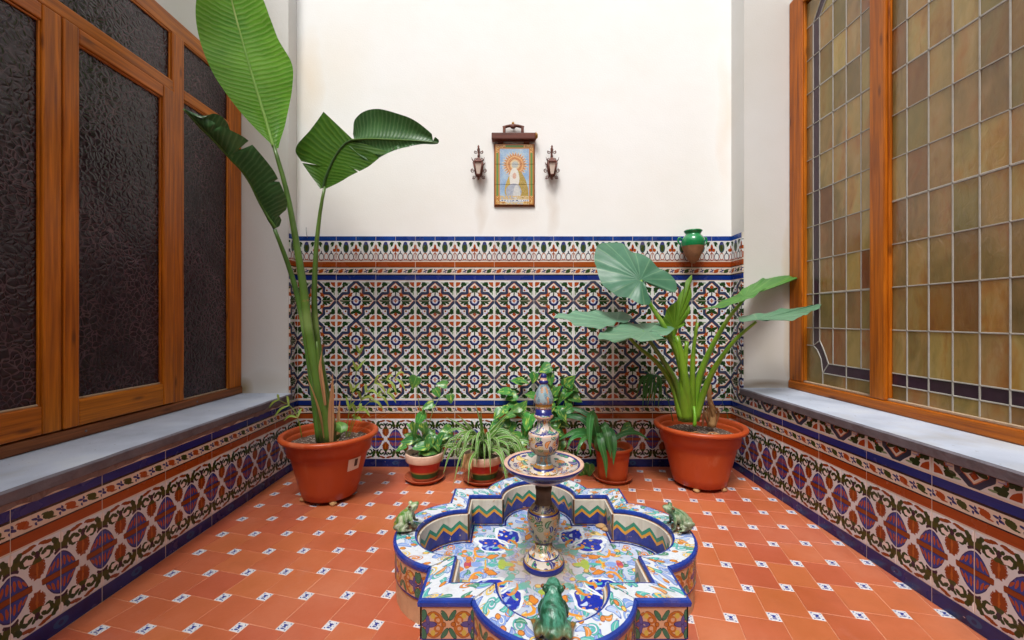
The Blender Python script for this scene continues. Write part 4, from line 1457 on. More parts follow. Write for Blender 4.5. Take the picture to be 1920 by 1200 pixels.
def coping(paths, name='coping_tile'):
    """Coping piece: cross profile swept along matching inward-offset paths. paths(off) -> points."""
    prof = [(-.003, HR - .0145), (-.004, HR - .006), (-.002, HR - .0015), (.003, HR), (RIMW - .003, HR), (RIMW + .001, HR - .0015), (RIMW + .002, HR - .008), (RIMW, HR - .0125)]
    ref = paths(RIMW / 2)
    L = [0.0]
    for a, b in zip(ref, ref[1:]): L.append(L[-1] + math.dist(a, b))
    vs, uv, m_ = [], [], len(prof)
    cols_ = [paths(o_) for o_, z in prof]
    off = random.uniform(0, 9)
    for i in range(len(ref)):
        for j, (o_, z) in enumerate(prof):
            vs.append(at(cols_[j][i], z)); uv.append((L[i] + off, RIMW - min(max(o_, 0), RIMW)))
    fs = []
    for i in range(len(ref) - 1):
        for j in range(m_ - 1):
            fs.append((i * m_ + j, i * m_ + j + 1, (i + 1) * m_ + j + 1, (i + 1) * m_ + j)[::-1])
    fs.append(tuple(range(m_))); fs.append(tuple(reversed(range(len(ref) * m_ - m_, len(ref) * m_))))
    return obj(name, vs, fs, M['coping'], fountain, uv)
E_ = .006
for k in range(4):
    coping(lambda o_: arcpts(o_, k, E_, .5 - E_, 14))
    coping(lambda o_: arcpts(o_, k, .5 + E_, 1 - E_, 14))
    def cp(o_):
        q = cornerpts(o_, k)
        a, b, c = [Vector(t) for t in q]
        a = a + (b - a) * .012; c = c + (b - c) * .012
        return [tuple(a), tuple(a.lerp(b, .5)), tuple(b), tuple(c.lerp(b, .5)), tuple(c)]
    coping(cp)

def ribbon(name, pts, z0, z1, mat, thick, u0=0.0, inward=True, ch=.001):
    """A wall tile that follows pts (plan), from z0 to z1, with small chamfers and a little depth."""
    L = [0.0]
    for a, b in zip(pts, pts[1:]): L.append(L[-1] + math.dist(a, b))
    nrm = []
    for i in range(len(pts)):
        a, b = Vector(pts[max(i - 1, 0)]), Vector(pts[min(i + 1, len(pts) - 1)])
        d = (b - a).normalized()
        n_ = Vector((-d.y, d.x))
        nrm.append(n_ if inward else -n_)
    prof = [(0, z0), (thick, z0 + ch), (thick, z1 - ch), (0, z1)]
    vs, uv, fs = [], [], []
    for i, p in enumerate(pts):
        for t, z in prof:
            q = Vector(p) + nrm[i] * t
            vs.append(at(q, z)); uv.append((u0 + L[i], z - z0))
    for i in range(len(pts) - 1):
        for j in range(3):
            f_ = (i * 4 + j, i * 4 + j + 1, (i + 1) * 4 + j + 1, (i + 1) * 4 + j)
            fs.append(f_ if inward else f_[::-1])
    return obj(name, vs, fs, mat, fountain, uv)
def inset(pts, e=.0012):
    a, b = Vector(pts[0]), Vector(pts[1]); c, d = Vector(pts[-1]), Vector(pts[-2])
    return [tuple(a + (b - a).normalized() * e)] + list(pts[1:-1]) + [tuple(c + (d - c).normalized() * e)]
# core masonry: plinth and wall body as one ring
def ring_path(off, n=12):
    out = []
    for k in range(4):
        out += arcpts(off, k, 0, 1, n)
        out.append(cornerpts(off, k)[1])
    return out
po, pi_ = ring_path(.004), ring_path(RIMW + .004)
N_ = len(po)
vs = [at(p, 0) for p in po] + [at(p, HR - .0135) for p in po] + [at(p, HR - .0135) for p in pi_] + [at(p, HF - .004) for p in pi_]
fs = []
for r_ in range(3):
    for i in range(N_):
        j = (i + 1) % N_
        fs.append((r_ * N_ + i, r_ * N_ + j, (r_ + 1) * N_ + j, (r_ + 1) * N_ + i))
obj('basin_wall', vs, fs, M['plinth'], fountain, [(v.x, v.z) for v in vs])
for k in range(4):
    q = [Vector(t) for t in cornerpts(.004, k)]
    for a, b in ((q[0], q[1]), (q[1], q[2])):
        ribbon('side_tile', inset([tuple(a), tuple(a.lerp(b, .5)), tuple(b)]), .062, HR - .0155, M['side'], .004, .0, inward=False)
    for t in range(3):
        pts = arcpts(.004, k, t / 3, (t + 1) / 3, 8)
        ribbon('side_tile', inset(pts), .062, HR - .0155, M['side'], .004, .0, inward=False)
    q = [Vector(t) for t in cornerpts(RIMW + .004, k)]
    for a, b in ((q[0], q[1]), (q[1], q[2])):
        ribbon('inner_wall_tile', inset([tuple(a), tuple(a.lerp(b, .5)), tuple(b)]), HF + .004, HR - .0125, M['zigzag'], .004, .0, inward=True)
    for t in range(2):
        pts = arcpts(RIMW + .004, k, t / 2, (t + 1) / 2, 10)
        ribbon('inner_wall_tile', inset(pts), HF + .004, HR - .0125, M['zigzag'], .004, .0, inward=True)
# basin floor, with a blue-edged border strip where it meets the wall
fl = ring_path(RIMW + .003)
vs = [at((0, 0), HF)] + [at(p, HF) for p in fl]
fs = [(0, i + 1, (i + 1) % N_ + 1) for i in range(N_)]
obj('basin_floor', vs, fs, M['bfloor'], fountain, [(v.x - FCX, v.y - FCY) for v in vs])
g = Geo()
a_, b_ = ring_path(RIMW + .010), ring_path(RIMW + .016)
g.add([at(p, HF + .0012) for p in a_] + [at(p, HF + .0012) for p in b_], [(i, (i + 1) % N_, N_ + (i + 1) % N_, N_ + i) for i in range(N_)])
g.build('edge_line', M['blueband'], fountain)
# small pale stones lying in the basin corner
def stone(name, c, r, mat, parent=None, seed=0):
    g = Geo()
    g.sphere((0, 0, 0), r, 12, 8)
    vs = []
    for v in g.v:
        k = 1 + .28 * noise.noise(v * (.9 / max(r)) + Vector((seed * 3.1, seed, 0)))
        vs.append(Vector(c) + v * k)
    o = obj(name, vs, g.f, M[mat], parent, g.uv, True, loc=tuple(c))
    bm = bmesh.new(); bm.from_mesh(o.data); bmesh.ops.remove_doubles(bm, verts=bm.verts, dist=1e-5); bm.to_mesh(o.data); bm.free()
    return o
for i, (x_, y_, d_, r_) in enumerate(((1126, 980, 1.37, .012), (1138, 988, 1.35, .010))):
    p_ = px(x_, y_, d_)
    tag(stone('pebble', (p_.x, p_.y, HF + r_ * .5), (r_ * 1.5, r_, r_ * .6), 'dirtstone', seed=i),
        ['flat tan pebble lying in the far right corner of the fountain basin', 'small tan pebble at the right edge of the basin, nearer the wall tiles'][i], 'pebble', 'pebbles in the basin')

# pillar (profile read from the photo: zoom rows -> height, half width)
def H_(zy): return EYE - ((680 + zy / 3) - CY) / 663.0
def W_(hw): return hw * .000503
def pillar(name, rows, mats, n=40):
    """rows: (zoom y, half width, material index of the strip that starts here)."""
    prof = [(W_(w), H_(y)) for y, w, _ in rows]
    g = Geo().lathe((FCX, FCY, 0), prof, n, [r[2] for r in rows])
    o = g.build(name, mats, fountain, True)
    return o
WARE, WG, WBL, BLUE, YELB, PINK, SCALE = 0, 1, 2, 3, 4, 5, 6
MM = [M[k] for k in ('ware', 'ware_green', 'ware_blue', 'blueband', 'yellowband', 'pinkband', 'scale')]
pillar('pillar_foot', [(1136, 116, BLUE), (1130, 118, BLUE), (1110, 116, BLUE), (1106, 112, YELB), (1100, 108, WARE), (1086, 96, WARE), (1070, 88, BLUE), (1064, 84, WARE), (1060, 76, WARE), (1046, 60, WG), (1036, 50, WG), (1000, 47, WG)], MM)
pillar('pillar_urn', [(1000, 47, BLUE), (994, 54, BLUE), (988, 58, WG), (970, 66, WG), (940, 78, WG), (905, 87, WG), (870, 92, WG), (845, 92, WG), (832, 88, BLUE), (826, 80, YELB), (818, 76, WG), (800, 64, WG), (786, 50, SCALE), (770, 44, SCALE), (720, 43, SCALE), (700, 48, SCALE)], MM)
# bowl: thin lathe, outside then inside
BR, BH = .1125, .342
prof = [(.022, BH - .060), (.030, BH - .056), (.055, BH - .044), (.085, BH - .026), (.104, BH - .012), (.1125, BH - .004), (.1130, BH + .002), (.110, BH + .0035), (.102, BH + .001), (.097, BH - .001), (.090, BH - .006), (.060, BH - .020), (.040, BH - .024), (.018, BH - .025)]
mats = [SCALE, SCALE, PINK, BLUE, BLUE, BLUE, PINK, PINK, BLUE, WARE, WARE, WARE, YELB, YELB]
Geo().lathe((FCX, FCY, 0), prof, 56, mats).build('bowl', MM, fountain, True)
prof = [(.040, BH - .026), (.041, BH - .021), (.036, BH - .017), (.030, BH - .015), (.029, BH - .009), (.026, BH - .006), (.024, BH - .001), (.020, BH + .003)]
Geo().lathe((FCX, FCY, 0), prof, 36, [YELB, WARE, WARE, BLUE, YELB, YELB, WBL, WBL]).build('bowl_collar', MM, fountain, True)
pillar('pillar_vase', [(560, 42, WBL), (520, 38, WBL), (512, 50, BLUE), (505, 58, WG), (490, 74, WG), (465, 82, WARE), (430, 85, WARE), (408, 87, WARE), (398, 86, PINK), (392, 82, WARE), (388, 76, BLUE), (384, 72, WARE), (372, 52, WARE), (355, 38, WARE), (330, 34, WARE), (315, 40, WARE), (306, 52, PINK), (296, 55, WARE), (290, 50, BLUE), (284, 46, BLUE), (256, 45, BLUE)], MM)
pillar('finial', [(256, 45, PINK), (250, 48, WARE), (244, 48, YELB), (234, 46, YELB), (226, 52, WBL), (210, 55, WBL), (195, 54, WBL), (170, 46, WBL), (145, 34, WBL), (126, 24, WBL), (118, 22, BLUE), (112, 27, BLUE), (104, 27, BLUE), (98, 20, PINK), (84, 16, BLUE), (74, 18, BLUE), (66, 15, BLUE), (60, 6, BLUE)], MM)

# ------------------------------------------------------------------ glazed frogs on the coping
def frog(loc, ang, mat, label, size=1.0, pitch=0.0):
    """Frog squatting with its head raised; built facing +x, then turned. One body mesh; eyes are parts."""
    root = empty('frog_figurine', loc, label, 'frog figurine', 'glazed frogs on the fountain coping')
    bm = bmesh.new()
    def blob(c, r, rx=0, ry=0, rz=0):
        mtx = Matrix.Translation(c) @ Euler((R(rx), R(ry), R(rz))).to_matrix().to_4x4() @ Matrix.Diagonal((*r, 1))
        bmesh.ops.create_icosphere(bm, subdivisions=3, radius=1.0, matrix=mtx)
    def limb(pts, rad):
        pts = catmull(pts, 9)
        for i, p in enumerate(pts):
            t = i / 8
            r_ = rad[0] + (rad[1] - rad[0]) * t
            bmesh.ops.create_icosphere(bm, subdivisions=2, radius=r_, matrix=Matrix.Translation(p))
    blob((-.006, 0, .034), (.043, .031, .026), 0, -38)           # trunk, chest up
    blob((-.030, 0, .018), (.020, .025, .016), 0, -10)           # rump
    blob((.012, 0, .052), (.024, .025, .019), 0, -40)            # chest
    blob((.030, 0, .070), (.023, .0215, .0135), 0, -30)          # skull
    blob((.043, 0, .076), (.015, .016, .0095), 0, -24)           # snout
    blob((.036, 0, .062), (.018, .017, .009), 0, -30)            # jaw and throat
    for s in (-1, 1):
        blob((.022, s * .0185, .079), (.0088, .0075, .0085))     # eye bulges
        blob((-.020, s * .030, .016), (.029, .011, .0135), 0, 8, s * -14)    # thigh
        limb([(.004, s * .033, .012), (-.012, s * .038, .006), (-.030, s * .036, .005)], (.008, .0055))
        limb([(-.030, s * .036, .005), (-.006, s * .042, .003), (.014, s * .045, .003)], (.0055, .0035))
        for a in (-20, 5, 30):
            limb([(.006, s * .044, .003), (.006 + .016 * math.cos(R(a)), s * (.044 + .016 * math.sin(R(a))), .0025)], (.0032, .0026))
        limb([(.020, s * .022, .046), (.024, s * .030, .028), (.028, s * .027, .006)], (.0088, .0052))
        for a in (-25, 5, 35):
            limb([(.028, s * .027, .004), (.028 + .013 * math.cos(R(a)), s * .027 + .013 * math.sin(R(a)) * s, .0025)], (.0034, .0026))
    tmp = bpy.data.meshes.new('tmp'); bm.to_mesh(tmp); bm.free()
    to = bpy.data.objects.new('tmp', tmp); C.objects.link(to)
    rm = to.modifiers.new('r', 'REMESH'); rm.mode = 'VOXEL'; rm.voxel_size = .0021
    sm = to.modifiers.new('s', 'SMOOTH'); sm.factor = .5; sm.iterations = 4
    dg = bpy.context.evaluated_depsgraph_get()
    me = bpy.data.meshes.new_from_object(to.evaluated_get(dg))
    bpy.data.objects.remove(to); bpy.data.meshes.remove(tmp)
    me.name = 'body'
    me.materials.clear(); me.materials.append(mat)
    for p in me.polygons: p.use_smooth = True
    rot = Euler((0, R(pitch), R(ang))).to_matrix().to_4x4()
    me.transform(rot @ Matrix.Scale(size, 4))
    o = bpy.data.objects.new('body', me); link(o, root)
    for s in (-1, 1):
        g = Geo().sphere((0, 0, 0), .0052 * size, 10, 8)
        c = rot @ (Vector((.0235, s * .0235, .0815)) * size)
        obj('eye', [Vector(loc) + c + v for v in g.v], g.f, M['frogeye'], root, None, True)
    return root
M['frogeye'] = mat_simple('frog_eye', lin((120, 66, 24)), .15, .3, 90, .1, dark=lin((20, 14, 10)))
M['frog_a'] = mat_frog('green_frog_glaze', lin((32, 84, 58)), lin((74, 142, 118)), lin((18, 46, 36)), lin((140, 98, 38)))
M['frog_b'] = mat_frog('yellow_green_frog_glaze', lin((70, 128, 50)), lin((196, 200, 170)), lin((206, 170, 70)), lin((66, 58, 44)))
M['frog_c'] = mat_frog('pale_green_frog_glaze', lin((86, 122, 84)), lin((166, 176, 142)), lin((60, 88, 64)), lin((60, 48, 34)))
M['frogrock'] = mat_simple('dark_glazed_rock', lin((96, 66, 38)), .35, .5, 30, .4, dark=lin((30, 26, 22)), coat=.3)
EX = DO + RO - RIMW / 2
for (dx, dy, ang, mk, lab, sz, pit) in (
        (-.012, -EX + .006, 84, 'frog_a', 'dark green glazed frog at the front of the fountain, seen from behind', .84, -2),
        (-EX, .0, 8, 'frog_b', 'green and yellow glazed frog with pale throat on the left fountain lobe', .72, -8),
        (EX, .0, 176, 'frog_c', 'pale mottled green glazed frog on the right fountain lobe', .72, 8)):
    rk = stone('rock', (FCX + dx, FCY + dy, HR + .0075), (.036 * sz, .030 * sz, .012), 'frogrock', None, int(ang))
    fr = frog((FCX + dx, FCY + dy, HR + (.012 if mk != 'frog_a' else .006)), ang, M[mk], lab, sz, pit)
    rk.parent = fr
    rk.location = Vector(rk.location) - Vector(fr.location)
    rk.name = 'base_rock'

# ------------------------------------------------------------------ pots and plants
def pot_mesh(c, r_top, r_bot, h, lip, foot, mats, fmats=None, n=56):
    """Flower pot: foot, flaring wall with a shoulder line, rolled rim, inside wall down to the soil."""
    z0 = foot
    rb = r_top - lip
    k = lambda t: r_bot + (rb - r_bot) * t
    prof = [(r_bot * .92, z0), (r_bot, z0 + .004)]
    for t in (.15, .3, .45, .6, .72): prof.append((k(t), z0 + h * t))
    prof += [(k(.72) + .0022, z0 + h * .725), (k(.86), z0 + h * .86), (k(.90), z0 + h * .905)]
    zt = z0 + h
    for a in (-80, -50, -20, 10, 40, 70, 100, 130, 160):
        prof.append((r_top - lip * .55 + math.cos(R(a)) * lip * .55, zt - lip * .5 + math.sin(R(a)) * lip * .5))
    prof += [(rb - .004, zt - lip), (rb - .010, zt - h * .30)]
    g = Geo().lathe(c, prof, n, None, cap=True)
    return g

def soil_disc(c, r, z, parent, seed):
    g = Geo()
    n, rr = 40, 9
    vs = [Vector((c[0], c[1], z + .008))]
    for i in range(1, rr + 1):
        for k in range(n):
            a = 2 * math.pi * k / n
            p = Vector((c[0] + r * i / rr * math.cos(a), c[1] + r * i / rr * math.sin(a), z))
            p.z += .007 * noise.noise(Vector((p.x * 40, p.y * 40, seed))) + .005 * noise.noise(Vector((p.x * 120, p.y * 120, seed))) + .008 * (1 - i / rr)
            vs.append(p)
    fs = [(0, 1 + k, 1 + (k + 1) % n) for k in range(n)]
    for i in range(rr - 1):
        for k in range(n):
            a, b = 1 + i * n, 1 + (i + 1) * n
            fs.append((a + k, b + k, b + (k + 1) % n, a + (k + 1) % n))
    return obj('soil', vs, fs, M['soil'], parent, None, True)

def stem(name, pts, r0, r1, mat, parent, n=14, sides=8):
    P = catmull(pts, n)
    return Geo().tube(P, [r0 + (r1 - r0) * i / (n - 1) for i in range(n)], sides).build(name, M[mat], parent, True)

def blade(name, mid, left_, right_, mat, parent, nv=44, nu=6, bulge=.006, rib=None, ribr=(.006, .002), wave=.0, seed=0, tears=()):
    """A long leaf lofted between its left edge, midrib and right edge (lists of points)."""
    Mp, Lp, Rp = catmull(mid, nv), catmull(left_, nv), catmull(right_, nv)
    vs, uv, fs = [], [], []
    acc = 0.0
    W = 2 * nu + 1
    for i in range(nv):
        if i: acc += (Mp[i] - Mp[i - 1]).length
        tdir = (Mp[min(i + 1, nv - 1)] - Mp[max(i - 1, 0)]).normalized()
        for j in range(W):
            t = (j - nu) / nu
            e = Rp[i] if t > 0 else Lp[i]
            for (sd_, tc, hw, dep) in tears:
                q_ = abs(i / (nv - 1) - tc)
                if (sd_ > 0) == (t > 0) and q_ < hw: e = Mp[i].lerp(e, 1 - dep * (1 - q_ / hw))
            p = Mp[i].lerp(e, abs(t))
            side = (e - Mp[i])
            if side.length > 1e-5:
                nr = tdir.cross(side.normalized()) * (1 if t > 0 else -1)
                p = p + nr * (math.sin(math.pi * abs(t)) * bulge * min(1, side.length / .05))
                p = p + nr * (wave * abs(t) ** 2 * math.sin(acc * 55 + seed + t * 2) + wave * .6 * abs(t) * noise.noise(Vector((acc * 30, t * 2, seed))))
            vs.append(p); uv.append((.5 + t / 2, acc))
    for i in range(nv - 1):
        for j in range(W - 1):
            fs.append((i * W + j, i * W + j + 1, (i + 1) * W + j + 1, (i + 1) * W + j))
    o = obj(name, vs, fs, M[mat], parent, uv, True)
    if rib:
        n_ = len(Mp)
        Geo().tube([p + Vector((0, -.0015, 0)) for p in Mp], [ribr[0] + (ribr[1] - ribr[0]) * i / (n_ - 1) for i in range(n_)], 8).build('midrib', M[rib], o, True)
    return o

def disc_leaf(name, attach, outl, mat, parent, rings=7, cup=.0, wave=.004, n=72, sub='stalk', seed=0, ridge=.0016):
    """A broad heart-shaped leaf spread from its stalk point to an outline (closed list of points)."""
    P = catmull(list(outl) + [outl[0]], n + 1)[:-1]
    A = Vector(attach)
    nrm = Vector((0, 0, 0))
    for i in range(n):
        nrm += (P[i] - A).cross(P[(i + 1) % n] - A)
    nrm.normalize()
    vs, uv, fs = [A.copy()], [(0, 0)], []
    for r_ in range(1, rings + 1):
        t = r_ / rings
        for i in range(n):
            p = A.lerp(P[i], t)
            L = (P[i] - A).length
            k = cup * t * t * (L / .12) + wave * t * t * math.sin(i / n * 2 * math.pi * 9 + seed) + ridge * t * math.cos(i / n * 2 * math.pi * 17)
            k += wave * .7 * t * noise.noise(Vector((p.x * 22, p.z * 22, seed)))
            vs.append(p + nrm * k); uv.append((i / n, t))
    for i in range(n):
        fs.append((0, 1 + i, 1 + (i + 1) % n))
    for r_ in range(rings - 1):
        a, b = 1 + r_ * n, 1 + (r_ + 1) * n
        for i in range(n):
            fs.append((a + i, b + i, b + (i + 1) % n, a + (i + 1) % n))
    return obj(name, vs, fs, M[mat], parent, uv, True)

def strip_leaf(name, pts, w, mat, parent, n=12, fold=.15, taper=(.35, .0), peak=.45, face=None):
    """Narrow strap leaf with a shallow channel."""
    P = catmull(pts, n)
    vs, uv, fs = [], [], []
    acc = 0
    for i, p in enumerate(P):
        if i: acc += (P[i] - P[i - 1]).length
        t = i / (n - 1)
        td = (P[min(i + 1, n - 1)] - P[max(i - 1, 0)]).normalized()
        side = td.cross(Vector(face) if face is not None else Vector((0, 0, 1)))
        side = side.normalized() if side.length > .05 else Vector((1, 0, 0))
        # turn the face toward the light and a little toward the room
        up = side.cross(td).normalized()
        prof = taper[0] + (1 - taper[0]) * (t / peak) if t < peak else 1 - (1 - taper[1]) * ((t - peak) / (1 - peak)) ** 1.6
        hw = w / 2 * max(prof, .04)
        for s in (-1, 0, 1):
            vs.append(p + side * s * hw + up * (abs(s) * hw * fold)); uv.append((.5 + s / 2, acc))
    for i in range(n - 1):
        for j in range(2):
            fs.append((i * 3 + j, i * 3 + j + 1, (i + 1) * 3 + j + 1, (i + 1) * 3 + j))
    return obj(name, vs, fs, M[mat], parent, uv, True)

# ---- bird-of-paradise in the big pot on the left ------------------------------------
PA = Vector((-.765, 1.745, 0))
strel = empty('potted_plant', PA, 'tall paddle leaved plant in a big orange pot by the left wall', 'potted plant')
g = pot_mesh(tuple(PA), .196, .108, .262, .022, .014, None)
potA = g.build('pot', M['plastic'], strel, True)
soil_disc(PA, .166, .014 + .215, strel, 3)
for a in (-150, -60, 40, 120):
    stone('pot_foot', (PA.x + .102 * math.cos(R(a)), PA.y + .102 * math.sin(R(a)), .008), (.014, .014, .009), 'dirtstone', strel, a)
# paper sticker on the pot
def sticker(parent, c, r0, z0, r1, z1, a0, a1, mat, off):
    vs, fs, uv = [], [], []
    n = 6
    for i in range(n + 1):
        a = R(a0 + (a1 - a0) * i / n)
        for r_, z in ((r0, z0), (r1, z1)):
            vs.append(Vector((c.x + (r_ + off) * math.cos(a), c.y + (r_ + off) * math.sin(a), z))); uv.append((i / n, z))
    for i in range(n): fs.append((i * 2, i * 2 + 2, i * 2 + 3, i * 2 + 1))
    return obj('label_sticker', vs, fs, M[mat], parent, uv, True)
kr = lambda z: .108 + (.174 - .108) * ((z - .014) / .262)
s_ = sticker(potA, PA, kr(.135), .135, kr(.185), .185, -40, -17, 'sticker', .0022)
sticker(s_, PA, kr(.150), .150, kr(.180), .180, -29, -23, 'ink', .003)

B0 = Vector((PA.x - .01, PA.y - .01, .22))
# sheath bundle at the foot: thick overlapping stalk bases
stem('stalk', [px(606, 822, 1.70), px(596, 740, 1.70), px(583, 640, 1.71), px(560, 520, 1.71), px(522, 390, 1.70), px(513, 276, 1.66)][::1] if False else
     [px(612, 826, 1.70), px(598, 730, 1.70), px(580, 630, 1.705), px(566, 520, 1.70), px(540, 370, 1.69), px(513, 272, 1.67)], .025, .0072, 'strel_stem', strel, 22, 12)
stem('stalk', [px(602, 826, 1.72), px(585, 700, 1.73), px(566, 590, 1.735), px(545, 510, 1.72), px(515, 430, 1.66)], .021, .0072, 'strel_stem', strel, 20, 12)
stem('stalk', [px(626, 822, 1.74), px(604, 700, 1.75), px(590, 590, 1.76), px(592, 480, 1.77), px(600, 400, 1.77), px(609, 350, 1.765)], .019, .0062, 'strel_stem', strel, 20, 12)
stem('stalk', [px(618, 828, 1.69), px(612, 770, 1.69), px(602, 715, 1.70), px(594, 640, 1.705)], .026, .003, 'strel_stem', strel, 14, 12)
# dry husks
def husk(pts, w): strip_leaf('husk', pts, w, 'husk', strel, 14, .5, (.6, .0), .3)
husk([px(622, 828, 1.665), px(622, 780, 1.665), px(623, 740, 1.67), px(624, 700, 1.68)], .026)
husk([px(606, 822, 1.66), px(596, 770, 1.66), px(580, 720, 1.66), px(570, 700, 1.66)], .020)
husk([px(609, 760, 1.665), px(601, 700, 1.68), px(604, 660, 1.69), px(606, 642, 1.69)], .018)
husk([px(634, 826, 1.68), px(636, 770, 1.69), px(638, 745, 1.70)], .016)
strip_leaf('sheath', [px(634, 824, 1.655), px(640, 812, 1.65), px(640, 800, 1.66), px(632, 792, 1.68)], .05, 'strel_stem', strel, 10, .4, (.6, .3), .4)
# leaf 1: tall upright paddle
blade('leaf', [px(513, 276, 1.67), px(497, 220, 1.66), px(470, 130, 1.63), px(446, 45, 1.60), px(430, -20, 1.57), px(415, -95, 1.53)],
      [px(510, 272, 1.67), px(455, 215, 1.63), px(400, 138, 1.57), px(370, 55, 1.54), px(372, -20, 1.51), px(410, -95, 1.53)],
      [px(522, 278, 1.67), px(541, 205, 1.69), px(549, 128, 1.66), px(520, 70, 1.63), px(486, -15, 1.58), px(424, -95, 1.53)],
      'strel', strel, 70, 7, .010, 'strel_rib', (.0065, .002), .0022, 1)
# leaf 2: drooping, folded along its rib
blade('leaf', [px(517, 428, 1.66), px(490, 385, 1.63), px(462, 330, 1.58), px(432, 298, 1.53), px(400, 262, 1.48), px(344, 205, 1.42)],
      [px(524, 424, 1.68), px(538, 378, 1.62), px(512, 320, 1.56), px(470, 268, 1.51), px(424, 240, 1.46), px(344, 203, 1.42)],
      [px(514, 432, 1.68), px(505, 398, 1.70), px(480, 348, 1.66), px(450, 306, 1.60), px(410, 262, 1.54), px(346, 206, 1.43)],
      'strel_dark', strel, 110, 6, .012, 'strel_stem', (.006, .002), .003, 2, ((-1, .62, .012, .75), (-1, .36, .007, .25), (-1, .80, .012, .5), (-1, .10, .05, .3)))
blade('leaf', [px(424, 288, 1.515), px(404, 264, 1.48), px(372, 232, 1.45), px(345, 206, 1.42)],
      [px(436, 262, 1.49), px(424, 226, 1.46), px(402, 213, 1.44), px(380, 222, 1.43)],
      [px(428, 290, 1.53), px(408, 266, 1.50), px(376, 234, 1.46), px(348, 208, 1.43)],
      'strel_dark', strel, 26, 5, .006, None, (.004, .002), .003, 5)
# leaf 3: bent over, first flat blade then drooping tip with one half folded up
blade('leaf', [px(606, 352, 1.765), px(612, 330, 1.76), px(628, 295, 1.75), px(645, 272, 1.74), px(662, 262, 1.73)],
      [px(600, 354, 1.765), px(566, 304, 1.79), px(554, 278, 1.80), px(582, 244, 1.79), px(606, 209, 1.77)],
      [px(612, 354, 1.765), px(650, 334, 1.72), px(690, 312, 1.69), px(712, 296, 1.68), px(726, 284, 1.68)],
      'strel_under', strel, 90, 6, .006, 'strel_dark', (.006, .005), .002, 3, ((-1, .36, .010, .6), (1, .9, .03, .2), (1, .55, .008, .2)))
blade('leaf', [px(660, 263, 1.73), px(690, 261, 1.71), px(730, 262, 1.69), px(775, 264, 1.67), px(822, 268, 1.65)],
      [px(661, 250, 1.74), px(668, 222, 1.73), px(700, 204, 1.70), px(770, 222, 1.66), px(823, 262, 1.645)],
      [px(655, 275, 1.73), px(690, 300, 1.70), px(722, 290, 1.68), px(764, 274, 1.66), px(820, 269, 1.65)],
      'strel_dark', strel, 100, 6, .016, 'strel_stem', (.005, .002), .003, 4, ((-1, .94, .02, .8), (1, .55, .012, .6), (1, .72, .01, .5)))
# self-sown dry palmlets in the same pot
def frond(root, base, pts, nl, ll, mat, spread=55, w=.007, droop=.4, seed=0):
    """Small pinnate frond: stalk with paired leaflets, all one part."""
    rnd = random.Random(seed)
    P = catmull([base] + pts, 22)
    g = Geo().tube(P, [.0022 - .0014 * i / 21 for i in range(22)], 6)
    o = g.build('frond', M[mat], root, True)
    for k in range(nl):
        t = .35 + .65 * k / max(nl - 1, 1)
        i = min(20, int(t * 21))
        td = (P[i + 1] - P[i]).normalized()
        for s in (-1, 1):
            sd = td.cross(Vector((0, -1, .25))).normalized() * s
            d = (td * math.cos(R(spread)) + sd * math.sin(R(spread)) + Vector((0, rnd.uniform(-.5, .1), 0))).normalized()
            L = ll * rnd.uniform(.7, 1.1) * (1 - .35 * abs(t - .6))
            a, b, c = P[i], P[i] + d * L * .55, P[i] + d * L + Vector((0, 0, -droop * L))
            strip_leaf('leaflet', [a, b, c], w, mat, o, 7, .2, (.4, .0), .4, (rnd.uniform(-.3, .3), -.8, .6))
    return o
frond(strel, px(648, 826, 1.80), [px(655, 770, 1.81), px(668, 700, 1.83), px(676, 655, 1.85)], 4, .07, 'palm_yellow', 26, .013, .1, 2)
frond(strel, px(650, 826, 1.82), [px(668, 770, 1.84), px(700, 720, 1.87), px(748, 708, 1.88)], 6, .075, 'palm_yellow', 40, .014, .5, 3)
frond(strel, px(652, 826, 1.82), [px(672, 775, 1.83), px(705, 745, 1.85), px(732, 735, 1.86)], 5, .06, 'palm_yellow', 42, .013, .6, 4)
frond(strel, px(566, 820, 1.66), [px(560, 790, 1.66), px(548, 765, 1.70), px(520, 748, 1.75)], 3, .07, 'palm_yellow', 40, .011, .4, 5)
for k, (x1, y1, x2, y2) in enumerate(((700, 778, 740, 790), (720, 780, 775, 752), (690, 770, 720, 770))):
    strip_leaf('dry_stalk', [px(652, 822, 1.80), px(x1, y1, 1.83), px(x2, y2, 1.86)], .004, 'husk', strel, 10, .2, (.8, .1), .3)
for k in range(7):
    a = random.uniform(-2.6, .2)
    strip_leaf('dry_stalk', [PA + Vector((.05 * math.cos(a), .05 * math.sin(a) - .02, .236)), PA + Vector((.09 * math.cos(a), .09 * math.sin(a) - .02, .246)), PA + Vector((.13 * math.cos(a), .13 * math.sin(a), .236))], .006, 'husk', strel, 7)

